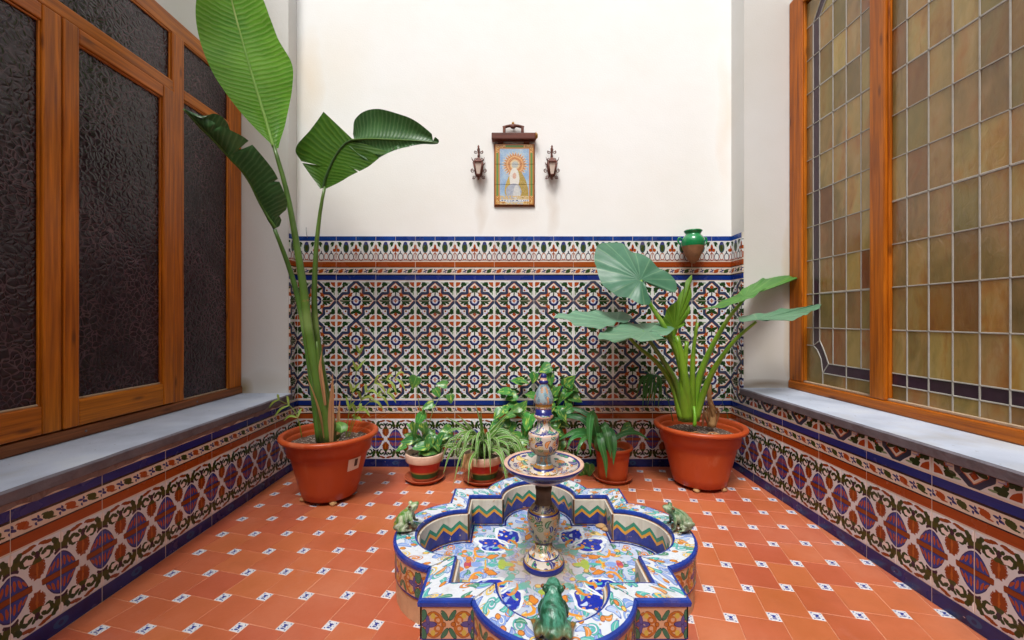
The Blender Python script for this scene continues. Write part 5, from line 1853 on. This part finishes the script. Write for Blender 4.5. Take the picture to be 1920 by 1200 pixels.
# ---- taro in the big pot on the right -----------------------------------------------
PB = Vector((.855, 1.872, 0))
taro = empty('potted_plant', PB, 'broad heart leaved taro in a big orange pot by the right wall', 'potted plant')
potB = pot_mesh(tuple(PB), .198, .112, .262, .022, .014, None).build('pot', M['plastic'], taro, True)
soil_disc(PB, .168, .014 + .212, taro, 9)
for a in (-120, -50, 40, 130):
    stone('pot_foot', (PB.x + .106 * math.cos(R(a)), PB.y + .106 * math.sin(R(a)), .008), (.014, .014, .009), 'dirtstone', taro, a)
def Z(t): return t
tz = lambda x, y, d: px(1000 + x / 3, 420 + y / 3, d)
base = lambda x: px(x, 788, 1.845)
stem('stalk', [base(1290), px(1284, 730, 1.84), px(1272, 670, 1.83), px(1244, 610, 1.80), px(1220, 572, 1.78), px(1201, 525, 1.77)], .019, .006, 'taro_stem', taro, 18, 12)
stem('stalk', [base(1284), px(1268, 720, 1.83), px(1246, 680, 1.80), px(1222, 645, 1.76), px(1205, 622, 1.72)], .017, .006, 'taro_stem_d', taro, 18, 12)
stem('stalk', [base(1278), px(1262, 725, 1.85), px(1232, 680, 1.84), px(1196, 650, 1.82), px(1160, 612, 1.80)], .016, .0055, 'taro_stem', taro, 18, 12)
stem('stalk', [base(1294), px(1285, 720, 1.82), px(1278, 670, 1.82), px(1268, 630, 1.83)], .024, .012, 'taro_stem', taro, 14, 12)
stem('stalk', [base(1300), px(1308, 720, 1.86), px(1330, 660, 1.84), px(1364, 600, 1.80), px(1396, 560, 1.76)], .019, .006, 'taro_stem', taro, 18, 12)
stem('stalk', [base(1304), px(1318, 740, 1.83), px(1340, 690, 1.79), px(1376, 640, 1.74), px(1418, 603, 1.69)], .017, .0055, 'taro_stem', taro, 18, 12)
stem('stalk', [base(1298), px(1298, 720, 1.84), px(1300, 660, 1.84), px(1308, 605, 1.83)], .018, .005, 'taro_stem', taro, 14, 10)
stem('stalk', [base(1286), px(1282, 740, 1.83), px(1282, 700, 1.83), px(1288, 640, 1.83)], .026, .008, 'taro_stem', taro, 14, 12)
stem('stalk', [px(1302, 800, 1.78), px(1303, 782, 1.78), px(1301, 762, 1.80)], .008, .006, 'taro_stem', taro, 8, 10)
def outl(pts, d0, gx, gy, x0, y0):
    return [tz(x, y, d0 + gx * (x - x0) / 300 + gy * (y - y0) / 300) for x, y in pts]
# big upright leaf, upper left
disc_leaf('leaf', tz(602, 312, 1.77), outl([(395, 74), (440, 78), (500, 92), (560, 128), (640, 172), (735, 245), (800, 295), (818, 345), (790, 374), (730, 362), (670, 338), (622, 322), (640, 370), (668, 420), (650, 442), (600, 444), (545, 405), (478, 392), (410, 345), (370, 270), (350, 180), (362, 110)], 1.78, .02, -.20, 602, 312), 'taro', taro, 9, .012, .006, 108, seed=1)
# two level leaves on the left
disc_leaf('leaf', tz(470, 545, 1.79), outl([(112, 536), (160, 520), (240, 504), (330, 498), (440, 500), (520, 512), (556, 528), (535, 552), (470, 552), (440, 585), (350, 602), (270, 600), (190, 565)], 1.79, .10, -.9, 470, 545), 'taro_toplit', taro, 6, -.006, .005, 72, seed=2)
disc_leaf('leaf', tz(640, 605, 1.72), outl([(360, 655), (400, 612), (470, 578), (560, 562), (660, 566), (760, 576), (794, 592), (770, 618), (720, 622), (664, 610), (745, 648), (690, 668), (600, 666), (520, 672), (440, 694), (384, 692)], 1.72, .06, -.9, 640, 605), 'taro_toplit', taro, 6, -.006, .006, 84, seed=3)
# young leaf in the middle
disc_leaf('leaf', tz(795, 585, 1.83), outl([(906, 284), (906, 340), (898, 420), (880, 505), (858, 560), (815, 590), (812, 620), (775, 655), (752, 642), (770, 605), (736, 560), (742, 510), (770, 470), (820, 420), (868, 340)], 1.83, .10, .02, 795, 585), 'taro_young', taro, 8, .010, .006, 84, seed=4)
# right upper, seen nearly edge on
disc_leaf('leaf', tz(1188, 412, 1.76), outl([(938, 497), (990, 478), (1060, 442), (1140, 398), (1220, 350), (1310, 308), (1392, 268), (1440, 264), (1500, 268), (1560, 256), (1640, 262), (1580, 286), (1500, 312), (1400, 330), (1330, 356), (1240, 408), (1170, 444), (1080, 470), (1000, 494)], 1.76, -.10, -.85, 1188, 412), 'taro_dark', taro, 7, -.004, .004, 84, seed=5)
# right lower
disc_leaf('leaf', tz(1262, 538, 1.69), outl([(1146, 526), (1210, 514), (1300, 508), (1400, 486), (1480, 482), (1560, 474), (1618, 460), (1600, 492), (1540, 512), (1500, 532), (1420, 550), (1370, 538), (1300, 542), (1230, 548), (1170, 552)], 1.69, -.10, -1.0, 1262, 538), 'taro_toplit', taro, 6, -.004, .003, 72, seed=6)
# yellowing furled leaf and a dry stump
strip_leaf('leaf', [px(1300, 660, 1.86), px(1304, 620, 1.86), px(1308, 588, 1.86)], .02, 'palm_yellow', taro, 8)
Geo().tube(catmull([px(1334, 800, 1.90), px(1336, 770, 1.90), px(1330, 745, 1.90), px(1332, 720, 1.90)], 12), [.020, .018, .017, .016, .015, .013, .012, .011, .010, .009, .007, .004], 9).build('dry_stump', M['husk'], taro, True)
for k in range(10):
    x_ = 1330 + random.uniform(-14, 14)
    strip_leaf('husk', [px(x_, 800, 1.90), px(x_ + random.uniform(-10, 10), 775, 1.88), px(x_ + random.uniform(-18, 18), 745 + random.uniform(-15, 15), 1.87)], .010, 'husk', taro, 8, .4)
for k in range(6):
    a, b = random.uniform(-2.7, -.4), random.uniform(.06, .12)
    c_ = PB + Vector((b * math.cos(a), b * math.sin(a), .236))
    strip_leaf('husk', [c_, c_ + Vector((.03, .01, .012)), c_ + Vector((.065, .0, .002))], .013, 'husk', taro, 7, .5)
# palm seedling behind, fronds hanging left of the taro
frond(taro, px(1262, 790, 1.96), [px(1250, 740, 1.97), px(1235, 705, 1.98), px(1212, 700, 1.97)], 2, .05, 'palm', 40, .006, .6, 6)
for k in range(15):
    x_ = 1202 + k * 2.7 + random.uniform(-2, 2)
    strip_leaf('leaflet', [px(1226 + (x_ - 1226) * .3, 702, 1.96), px(x_, 712, 1.93), px(x_ - 4 + random.uniform(-8, 8), 735 + random.uniform(0, 36), 1.92)], .011, 'palm', taro, 8, .2, (.5, .0), .4, (.2, -1, .3))
frond(taro, px(1366, 792, 1.96), [px(1362, 770, 1.97), px(1354, 752, 1.98), px(1366, 742, 1.97)], 2, .04, 'palm', 50, .008, .5, 8)

# ---- pothos leaves ------------------------------------------------------------------
def pothos_mesh(k):
    """Heart leaf about 1 m long (scaled at placing); base at origin, tip along +y, face up +z."""
    half = [(0, .04), (.10, -.06), (.24, -.08), (.36, .02), (.42, .18), (.40, .36), (.31, .56), (.19, .76), (.08, .92), (0, 1.02)]
    if k == 1: half = [(x * .82, y) for x, y in half]
    if k == 2: half = [(x * 1.1, y * .95) for x, y in half]
    vs, uv, fs = [], [], []
    m_ = len(half)
    for i, (x, y) in enumerate(half):
        for j in range(5):
            t = (j - 2) / 2
            z = .20 * abs(x * t) - .22 * y * y * (.6 + .4 * k / 2) + .03 * math.sin(y * 9 + t * 2 + k)
            vs.append((x * t, y if abs(t) > .3 or i > 2 else max(y, .04), z)); uv.append((.5 + t / 2, y))
    for i in range(m_ - 1):
        for j in range(4):
            fs.append((i * 5 + j, i * 5 + j + 1, (i + 1) * 5 + j + 1, (i + 1) * 5 + j))
    return mesh_data('pothos_leaf', vs, fs, M['pothos'], uv, True)
POTH = [pothos_mesh(k) for k in range(3)]
def pothos_leaf(root, pos, size, tip, lean, rnd):
    """tip: direction of the leaf tip as an angle in the upright plane facing the room; lean: how far its face tips up."""
    y = Vector((math.cos(R(tip)), -.25 + rnd.uniform(-.3, .2), math.sin(R(tip)))).normalized()
    n_ = Vector((rnd.uniform(-.35, .35), -math.cos(R(lean)), math.sin(R(lean))))
    z = (n_ - y * n_.dot(y)).normalized()
    x = y.cross(z)
    mtx = Matrix((x, y, z)).transposed()
    o = inst('leaf', POTH[rnd.randrange(3)], pos, root)
    o.rotation_euler = mtx.to_euler()
    o.scale = (size,) * 3
    return o
def pothos(root, pot_c, z_soil, leaves, seed, vines):
    rnd = random.Random(seed)
    for v in vines:
        stem('vine', v, .0028, .0014, 'vine', root, 18, 6)
    for (x, y, d, s, tip) in leaves:
        p = px(x, y, d)
        sz = s * d / F
        pothos_leaf(root, p - Vector((math.cos(R(tip)), 0, math.sin(R(tip)))) * sz * .5, sz, tip, rnd.uniform(20, 60), rnd)
        q = Vector((pot_c[0] + rnd.uniform(-.03, .03), pot_c[1] + rnd.uniform(-.02, .03), z_soil))
        e = p - Vector((math.cos(R(tip)), 0, math.sin(R(tip)))) * sz * .5
        if (e - q).length < .17:
            stem('leaf_stalk', [q, q.lerp(e, .5) + Vector((0, .015, .015)), e], .0018, .0012, 'vine', root, 8, 5)

def saucer(c, r, label):
    prof = [(r * .72, .0), (r * .80, .003), (r * .97, .018), (r, .020), (r * .985, .0225), (r * .93, .020), (r * .78, .008), (r * .5, .007), (.002, .007)]
    o = Geo().lathe((c[0], c[1], 0), prof, 44, None).build('saucer', M['clay'], None, True, loc=(c[0], c[1], 0))
    return tag(o, label, 'saucer', 'clay saucers under the small pots')
def small_pot(root, c, r, h, bands, zb=.008):
    """Small clay pot with a thick collar; bands = painted stripes."""
    rb = r * .66
    prof = [(rb * .9, zb), (rb, zb + .002)]
    mats = [0]
    mi = {'clay': 0, 'red': 1, 'green': 2, 'gold': 3, 'white': 4}
    k = lambda t: rb + (r * .88 - rb) * t / .70
    t0 = 0.0
    for t1, nm in bands:
        for q in range(3):
            t = t0 + (t1 - t0) * (q + 1) / 3
            prof.append((k(t), zb + h * t)); mats.append(mi[nm])
        t0 = t1
    cm = mi['white'] if any(b[1] == 'red' for b in bands) else mi['clay']
    for rr, tt in ((r * .985, .70), (r, .715), (r * 1.03, .985), (r * 1.02, 1.0), (r * .93, 1.0), (r * .92, .99), (r * .88, .75)):
        prof.append((rr, zb + h * tt)); mats.append(cm)
    mats.append(0)
    o = Geo().lathe((c[0], c[1], 0), prof, 44, mats).build('pot', [M['clay'], M['potred'], M['potgreen'], M['potgold'], M['rimwhite']], root, True)
    soil_disc((c[0], c[1]), r * .87, zb + h * .80, root, c[0] * 7)
    return o

PC = Vector((-.403, 1.925, 0))
saucer(PC, .094, 'clay saucer under the red and green striped pot beside the tall plant')
rc_ = empty('potted_plant', PC, 'pothos in a small pot with cream collar and red and green stripes', 'potted plant', 'small potted plants along the rear wall')
small_pot(rc_, PC, .086, .122, [(.12, 'clay'), (.30, 'green'), (.36, 'gold'), (.70, 'red')])
lc = [(200, 100, 26, 250), (440, 200, 20, 300), (575, 265, 18, 280), (335, 330, 24, 200), (250, 480, 24, 240), (200, 580, 26, 260), (300, 570, 22, 280),
      (330, 650, 28, 220), (200, 690, 26, 190), (60, 760, 22, 200), (120, 690, 24, 185), (250, 745, 26, 180), (370, 790, 30, 350), (430, 720, 30, 300), (470, 660, 28, 60),
      (560, 600, 26, 330), (300, 430, 18, 300), (150, 640, 22, 150), (380, 620, 24, 60), (280, 780, 24, 230), (400, 690, 24, 20), (520, 640, 24, 10), (560, 720, 24, 330), (220, 640, 24, 120), (480, 110, 20, 170), (170, 540, 20, 140),
      (350, 720, 30, 250), (290, 700, 28, 200), (440, 780, 28, 290), (330, 760, 26, 270)]
pothos(rc_, PC, .11, [(740 + x * .1833, 700 + y * .1833, 1.93 + (0.02 if y < 450 else -.05 + .10 * random.random()), s, t) for x, y, s, t in lc], 5,
       [[px(795, 850, 1.94), px(790, 800, 1.97), px(786, 760, 2.03), px(780, 722, 2.05)], [px(800, 850, 1.94), px(806, 790, 2.0), px(822, 750, 2.05), px(845, 738, 2.06)], [px(800, 850, 1.95), px(800, 800, 2.03), px(802, 765, 2.05), px(820, 738, 2.06)]])

PD = Vector((-.128, 1.915, 0))
saucer(PD, .098, 'clay saucer under the spider plant')
rd = empty('potted_plant', PD, 'spider plant with arching pale edged leaves in a painted pot', 'potted plant', 'small potted plants along the rear wall')
small_pot(rd, PD, .090, .118, [(.12, 'clay'), (.34, 'green'), (.40, 'gold'), (.70, 'red')])
rnd = random.Random(11)
top = Vector((PD.x, PD.y, .115))
for k in range(64):
    az = rnd.uniform(0, 2 * math.pi)
    if k % 3: az = rnd.uniform(math.pi * 1.0, math.pi * 2.0)           # most lean out into the room
    el = R(rnd.uniform(22, 78))
    L = rnd.uniform(.15, .27)
    d = Vector((math.cos(az) * math.cos(el), math.sin(az) * math.cos(el) * .8, math.sin(el)))
    p0 = top + Vector((rnd.uniform(-.02, .02), rnd.uniform(-.02, .02), 0))
    out = Vector((d.x, d.y, 0))
    out = out.normalized() if out.length > .01 else Vector((1, 0, 0))
    p1 = p0 + d * L * .45
    p2 = p1 + (d * .35 + out * .4 - Vector((0, 0, .2))) * L * .6
    p3 = p2 + (out * .4 - Vector((0, 0, 1.0))) * L * rnd.uniform(.3, .62)
    pts = [p0, p1, p2, p3] if el < R(76) else [p0, p1, p1 + d * L * .5 + out * .02]
    for q in pts[1:]:
        q.y = min(q.y, YB - .02); q.z = max(q.z, .012)
    strip_leaf('leaf', pts, rnd.uniform(.011, .017), 'spider', rd, 12, .3, (.6, .0), .35, (rnd.uniform(-.3, .3), -.7, .8))
for (x1, y1, x2, y2) in ((872, 802, 836, 782), (930, 800, 962, 765), (870, 800, 842, 812), (880, 800, 858, 778), (925, 815, 945, 792), (905, 800, 902, 790), (884, 808, 866, 786)):
    strip_leaf('leaf', [top, px((x1 + 900) / 2, (y1 + 838) / 2, 1.90), px(x1, y1, 1.88), px(x2, y2, 1.86)], .017, 'spider', rd, 12, .3, (.7, .0), .35, (0, -.8, .6))
# dead brown blades down the left of the pot
for k in range(6):
    x_ = 868 + k * 3
    strip_leaf('dry_leaf', [px(885, 850, 1.87), px(x_ + 2, 856, 1.83), px(x_, 880, 1.81), px(x_ + 3, 897, 1.82)], .009, 'husk', rd, 9, .3, (.7, .2), .4)

PF = Vector((.135, 1.93, 0))
rf = empty('potted_plant', PF, 'large variegated pothos climbing the rear wall behind the fountain pillar', 'potted plant', 'small potted plants along the rear wall')
small_pot(rf, PF, .085, .12, [(.70, 'clay')], .0)
lf = [(500, 60, 26, 200), (555, 160, 24, 280), (740, 165, 30, 55), (770, 225, 26, 330), (640, 340, 26, 250), (805, 330, 26, 340), (240, 165, 24, 170), (310, 170, 22, 350), (120, 265, 28, 170), (185, 320, 24, 200),
      (190, 390, 22, 180), (310, 395, 22, 60), (230, 435, 22, 200), (170, 495, 24, 190), (275, 470, 26, 320), (345, 560, 34, 250), (95, 560, 32, 190), (35, 590, 26, 210), (105, 695, 34, 290), (260, 750, 36, 15),
      (640, 445, 30, 160), (700, 440, 28, 200), (555, 530, 32, 190), (600, 590, 30, 250), (680, 560, 28, 330), (640, 790, 26, 250), (870, 1030, 28, 290), (920, 1010, 24, 260), (580, 250, 24, 100), (620, 250, 24, 60),
      (700, 290, 28, 230), (560, 350, 26, 210), (740, 400, 24, 300), (1260, 620, 24, 200), (600, 700, 26, 200), (400, 150, 22, 250), (370, 300, 24, 160), (330, 640, 26, 260), (170, 620, 28, 250), (60, 480, 24, 220), (120, 430, 20, 160), (540, 440, 28, 250),
      (620, 500, 28, 260), (680, 500, 26, 300), (560, 600, 28, 220), (640, 640, 28, 330), (590, 660, 26, 180), (300, 700, 26, 200), (220, 680, 26, 160), (380, 720, 24, 240)]
pothos(rf, PF, .11, [(920 + x * .2, 680 + y * .2, (2.05 if y < 420 else 1.93 + .08 * random.random()) if x < 1000 else 2.0, s, t) for x, y, s, t in lf], 8,
       [[px(1010, 850, 1.95), px(990, 800, 2.02), px(965, 760, 2.06), px(950, 735, 2.06)], [px(1012, 850, 1.95), px(1020, 780, 2.03), px(1030, 730, 2.06), px(1020, 692, 2.06)],
        [px(1014, 850, 1.95), px(1045, 790, 2.03), px(1060, 750, 2.06), px(1075, 715, 2.06)], [px(1012, 850, 1.95), px(970, 820, 1.97), px(945, 800, 1.98), px(925, 790, 1.98)],
        [px(1014, 852, 1.95), px(1060, 845, 1.96), px(1085, 868, 1.95), px(1096, 882, 1.94)], [px(1016, 850, 1.95), px(1100, 800, 2.03), px(1160, 822, 2.05), px(1172, 806, 2.05)]])

PE = Vector((.474, 1.925, 0))
saucer(PE, .090, 'dark clay saucer under the strap leaved plant beside the big right pot')
re_ = empty('potted_plant', PE, 'plant with glossy drooping strap leaves in a plain clay pot', 'potted plant', 'small potted plants along the rear wall')
g = pot_mesh((PE.x, PE.y, 0), .094, .066, .152, .014, .008, None, n=44)
g.build('pot', M['plastic'], re_, True)
soil_disc(PE, .076, .13, re_, 4)
sx = lambda x, y, d: px(920 + x * .2, 680 + y * .2, d)
b0 = px(1128, 846, 1.90)
for pts, w in (
        ([b0, sx(1000, 700, 1.87), sx(960, 520, 1.84), sx(940, 480, 1.82), sx(925, 640, 1.80), sx(935, 860, 1.80)], .040),
        ([b0, sx(1040, 660, 1.88), sx(1060, 590, 1.85), sx(1090, 660, 1.81), sx(1110, 780, 1.79), sx(1130, 900, 1.79)], .040),
        ([b0, sx(1090, 680, 1.89), sx(1120, 640, 1.87), sx(1155, 760, 1.83), sx(1150, 960, 1.81)], .034),
        ([b0, sx(1010, 740, 1.87), sx(1020, 660, 1.84), sx(1040, 780, 1.80), sx(1075, 920, 1.79), sx(1085, 1080, 1.79)], .034),
        ([b0, sx(960, 700, 1.88), sx(880, 650, 1.87), sx(780, 650, 1.86), sx(640, 720, 1.86)], .034),
        ([b0, sx(960, 720, 1.87), sx(860, 670, 1.84), sx(760, 710, 1.81), sx(715, 810, 1.80)], .030),
        ([b0, sx(970, 730, 1.86), sx(900, 690, 1.82), sx(840, 760, 1.79), sx(810, 860, 1.78)], .028),
        ([b0, sx(900, 560, 1.92), sx(760, 500, 1.95), sx(640, 520, 1.97), sx(540, 560, 1.98)], .030),
        ([b0, sx(980, 560, 1.93), sx(880, 470, 1.97), sx(760, 430, 2.0), sx(620, 450, 2.02)], .026),
        ([b0, sx(1180, 700, 1.92), sx(1290, 655, 1.93), sx(1390, 665, 1.94), sx(1490, 730, 1.96)], .024),
        ([b0, sx(1000, 780, 1.84), sx(1012, 690, 1.82), sx(1015, 760, 1.80), sx(1018, 810, 1.80)], .030)):
    strip_leaf('leaf', pts, w, 'strap', re_, 20, .18, (.6, .05), .45, (0, -1, .35))
stem('dry_stalk', [b0, sx(1250, 715, 1.93), sx(1330, 700, 1.95), sx(1345, 680, 1.96)], .002, .001, 'vine', re_, 12, 6)

# ------------------------------------------------------------------ things on the rear wall
WALLY = YB + .0045
pw, ph_ = .197, .308
pc = Vector((.0176, WALLY, 1.3247))
panel = empty('tile_picture', pc, 'framed painted tile picture with a rayed halo, hung on the rear wall', 'tile picture')
g = Geo().box(pc.x - pw / 2 - .005, pc.x + pw / 2 + .005, WALLY - .008, WALLY + .002, pc.z - .006, pc.z + ph_ + .004, .002)
g.build('frame', M['wood2'], panel)
for i in range(3):
    z0, z1 = pc.z + ph_ * i / 3 + .0006, pc.z + ph_ * (i + 1) / 3 - .0006
    yf = WALLY - .013
    vs, uv = [], []
    for ins, y in ((0, WALLY - .007), (0, yf + .0008), (.0010, yf)):
        for a, b in ((0, 0), (1, 0), (1, 1), (0, 1)):
            x = pc.x - pw / 2 + ins + a * (pw - 2 * ins); z = z0 + ins + b * (z1 - z0 - 2 * ins)
            vs.append((x, y, z)); uv.append(((x - pc.x) / pw + .5, (z - pc.z) / ph_))
    fs = [(r_ * 4 + k, r_ * 4 + (k + 1) % 4, (r_ + 1) * 4 + (k + 1) % 4, (r_ + 1) * 4 + k) for r_ in (0, 1) for k in range(4)] + [(8, 9, 10, 11)]
    obj('picture_tile', vs, fs, M['panel'], panel, uv)

can = empty('picture_canopy', (.0176, WALLY, 1.646), 'small dark wooden canopy with gilt knobs above the tile picture', 'canopy')
x0, x1 = (922 - CX) / 370, (1004 - CX) / 370
Geo().box(x0, x1, WALLY - .034, WALLY, 1.648, 1.682, .004).build('beam', M['oldwood'], can)
g = Geo()
for x_ in (.005 - .03, .052):
    g.box(x_, x_ + .010, WALLY - .045, WALLY - .002, 1.628, 1.6495, .003)
for x_ in (x0 + .03, x1 - .06):
    Geo().box(x_, x_ + .03, WALLY - .018, WALLY, 1.637, 1.6475, .003).build('bracket', M['oldwood'], can)
# arched crest with a carved boss
ax0, ax1 = (943 - CX) / 370, (982 - CX) / 370
Geo().box(ax0, ax0 + .014, WALLY - .03, WALLY - .006, 1.683, 1.716, .003).build('crest_post', M['oldwood'], can)
Geo().box(ax1 - .014, ax1, WALLY - .03, WALLY - .006, 1.683, 1.712, .003).build('crest_post', M['oldwood'], can)
P = [Vector((ax0 + (ax1 - ax0) * t, WALLY - .018, 1.713 + .010 * math.sin(math.pi * t))) for t in [i / 12 for i in range(13)]]
Geo().tube(P, .0075, 8).build('crest_arch', M['oldwood'], can, True)
stone('boss', ((962 - CX) / 370, WALLY - .026, 1.716), (.014, .008, .013), 'oldwood', can, 3)
g = Geo().sphere(((962 - CX) / 370, WALLY - .018, 1.733), (.007, .007, .009))
g.build('gilt_knob', M['gilt'], can, True, weld=True)
for sgn, x_ in ((1, x1 + .004),):
    g = Geo()
    prof = [(.002, 0), (.015, .001), (.017, .005), (.011, .009), (.012, .014), (.008, .019), (.001, .021)]
    n_ = 20
    vs, fs = [], []
    for r_, h_ in prof:
        for k in range(n_):
            a = 2 * math.pi * k / n_
            vs.append((x_ - .006 + h_ * .6, WALLY - .034 + r_ * math.cos(a), 1.664 + r_ * 1.15 * math.sin(a)))
    for i in range(len(prof) - 1):
        for k in range(n_): fs.append((i * n_ + k, i * n_ + (k + 1) % n_, (i + 1) * n_ + (k + 1) % n_, (i + 1) * n_ + k))
    g.add(vs, fs); g.build('gilt_knob', M['gilt'], can, True)

def scroll(c, r0, turns, sgn, a0, plane_y, rad=.0016, n=26):
    pts = []
    for i in range(n):
        t = i / (n - 1)
        a = a0 + sgn * 2 * math.pi * turns * t
        r_ = r0 * (1 - .72 * t)
        pts.append(Vector((c[0] + r_ * math.cos(a), plane_y, c[1] + r_ * math.sin(a))))
    return pts
def lantern(xp, label):
    """Little wrought-iron wall lantern: bracket with scrolls, crown, tapered four-sided cage, frosted glass."""
    cx = (xp - CX) / 376.0
    zz = lambda y: EYE + (CY - y) / 376.0
    yc = WALLY - .034
    o = empty('wall_lantern', (cx, WALLY, zz(330)), label, 'lantern', 'iron lanterns beside the tile picture')
    g = Geo().box(cx - .004, cx + .004, WALLY - .004, WALLY, zz(330), zz(272), .001)
    g.build('back_plate', M['iron'], o)
    Geo().tube(catmull([(cx, WALLY - .003, zz(282)), (cx, WALLY - .02, zz(276)), (cx, yc, zz(284)), (cx, yc, zz(293))], 12), .0028, 8).build('hook', M['iron'], o, True)
    g = Geo().lathe((cx, yc, 0), [(.003, zz(294)), (.006, zz(292)), (.0035, zz(289)), (.005, zz(284)), (.0075, zz(280)), (.004, zz(276)), (.0055, zz(274)), (.001, zz(271))][::1], 12)
    g.build('finial', M['iron'], o, True)
    # cage
    zt, zb = zz(305), zz(328)
    ht, hb = .0215, .0120
    cor = lambda h, z: [Vector((cx + a * h, yc + b * h, z)) for a, b in ((-1, -1), (1, -1), (1, 1), (-1, 1))]
    T, Bm = cor(ht, zt), cor(hb, zb)
    for a, b in zip(T, Bm): Geo().tube([a, b], .0048, 6).build('cage_bar', M['iron'], o, True)
    for ring_, nm in ((T, 'cage_ring'), (Bm, 'cage_ring')):
        g = Geo()
        for i in range(4): g.tube([ring_[i], ring_[(i + 1) % 4]], .0040, 6)
        g.build(nm, M['iron'], o, True)
    T2, B2 = cor(ht * .9, zt), cor(hb * .88, zb)
    for i in range(4):
        j = (i + 1) % 4
        obj('lamp_pane', [T2[i], T2[j], B2[j], B2[i]], [(0, 1, 2, 3)], M['lampglass'], o)
    # roof
    ap = Vector((cx, yc, zz(293)))
    g = Geo()
    R1 = cor(ht * 1.08, zt + .001)
    g.add(R1 + [ap], [(0, 1, 4), (1, 2, 4), (2, 3, 4), (3, 0, 4)])
    g.build('roof', M['iron'], o)
    for p in R1:
        d = Vector((p.x - cx, p.y - yc, 0)).normalized()
        Geo().tube([p, p + d * .008 + Vector((0, 0, .006)), p + d * .012 + Vector((0, 0, .016))], [.0026, .002, .0008], 6).build('crown_spike', M['iron'], o, True)
    Geo().lathe((cx, yc, 0), [(.012, zb - .001), (.007, zb - .008), (.003, zb - .014), (.005, zb - .018), (.001, zb - .024)], 12).build('drop', M['iron'], o, True)
    for s in (-1, 1):
        for (px_, py_, r_, t_, a_) in ((s * .014, zz(283), .0085, 1.3, math.pi / 2 - s * .4), (s * .016, zz(297), .009, 1.3, -math.pi / 2), (s * .030, zz(318), .010, 1.4, math.pi / 2), (s * .024, zz(330), .009, 1.3, -math.pi / 2 + s)):
            Geo().tube(scroll((cx + px_, py_), r_, t_, -s, a_, yc + .012), .0019, 6).build('scroll', M['iron'], o, True)
    return o
lantern(897, 'rusty wrought iron lantern left of the tile picture')
lantern(1035, 'rusty wrought iron lantern right of the tile picture')

# green wall jar
jx, jz = (1300 - CX) / 382.0, lambda y: EYE + (CY - y) / 382.0
jy = WALLY - .068
jar = empty('wall_jar', (jx, WALLY, jz(494)), 'small green glazed clay jar with bare brown base on the rear wall', 'jar')
prof, mats = [], []
for y, w, m_ in ((494, 3, 1), (488, 9, 1), (478, 15, 1), (468, 19, 1), (463, 20.5, 1), (462, 21, 0), (455, 22.3, 0), (449, 21.6, 0), (444, 18, 0), (441, 15, 0), (438.5, 14, 0), (436, 15.5, 0), (434, 17.2, 0), (432.5, 17.4, 0), (431.5, 16, 0), (434, 13.5, 0), (440, 12.5, 0), (450, 16, 0)):
    prof.append((w / 405.0, jz(y))); mats.append(m_)
Geo().lathe((jx, jy, 0), prof, 40, mats, cap=False).build('body', [M['greenglaze'], M['rawclay']], jar, True)
for s in (-1, 1):
    Geo().tube(catmull([(jx + s * .053, jy + .006, jz(448)), (jx + s * .066, jy + .008, jz(445)), (jx + s * .070, jy + .008, jz(452)), (jx + s * .058, jy + .006, jz(459))], 12), .0045, 8).build('handle', M['greenglaze'], jar, True)
Geo().tube([(jx, WALLY, jz(447)), (jx, jy + .05, jz(447))], .003, 6).build('hanging_wire', M['steel'], jar, True)
# wire stub on top of the dado
w_ = Geo().tube(catmull([(-1.03, YB - .004, 1.160), (-1.031, YB - .010, 1.176), (-1.034, YB - .008, 1.196), (-1.036, YB - .004, 1.212)], 10), .0011, 6).build('wire_stub', M['steel'], None, True)
tag(w_, 'short grey wire sticking up from the tile dado behind the tall plant', 'wire')
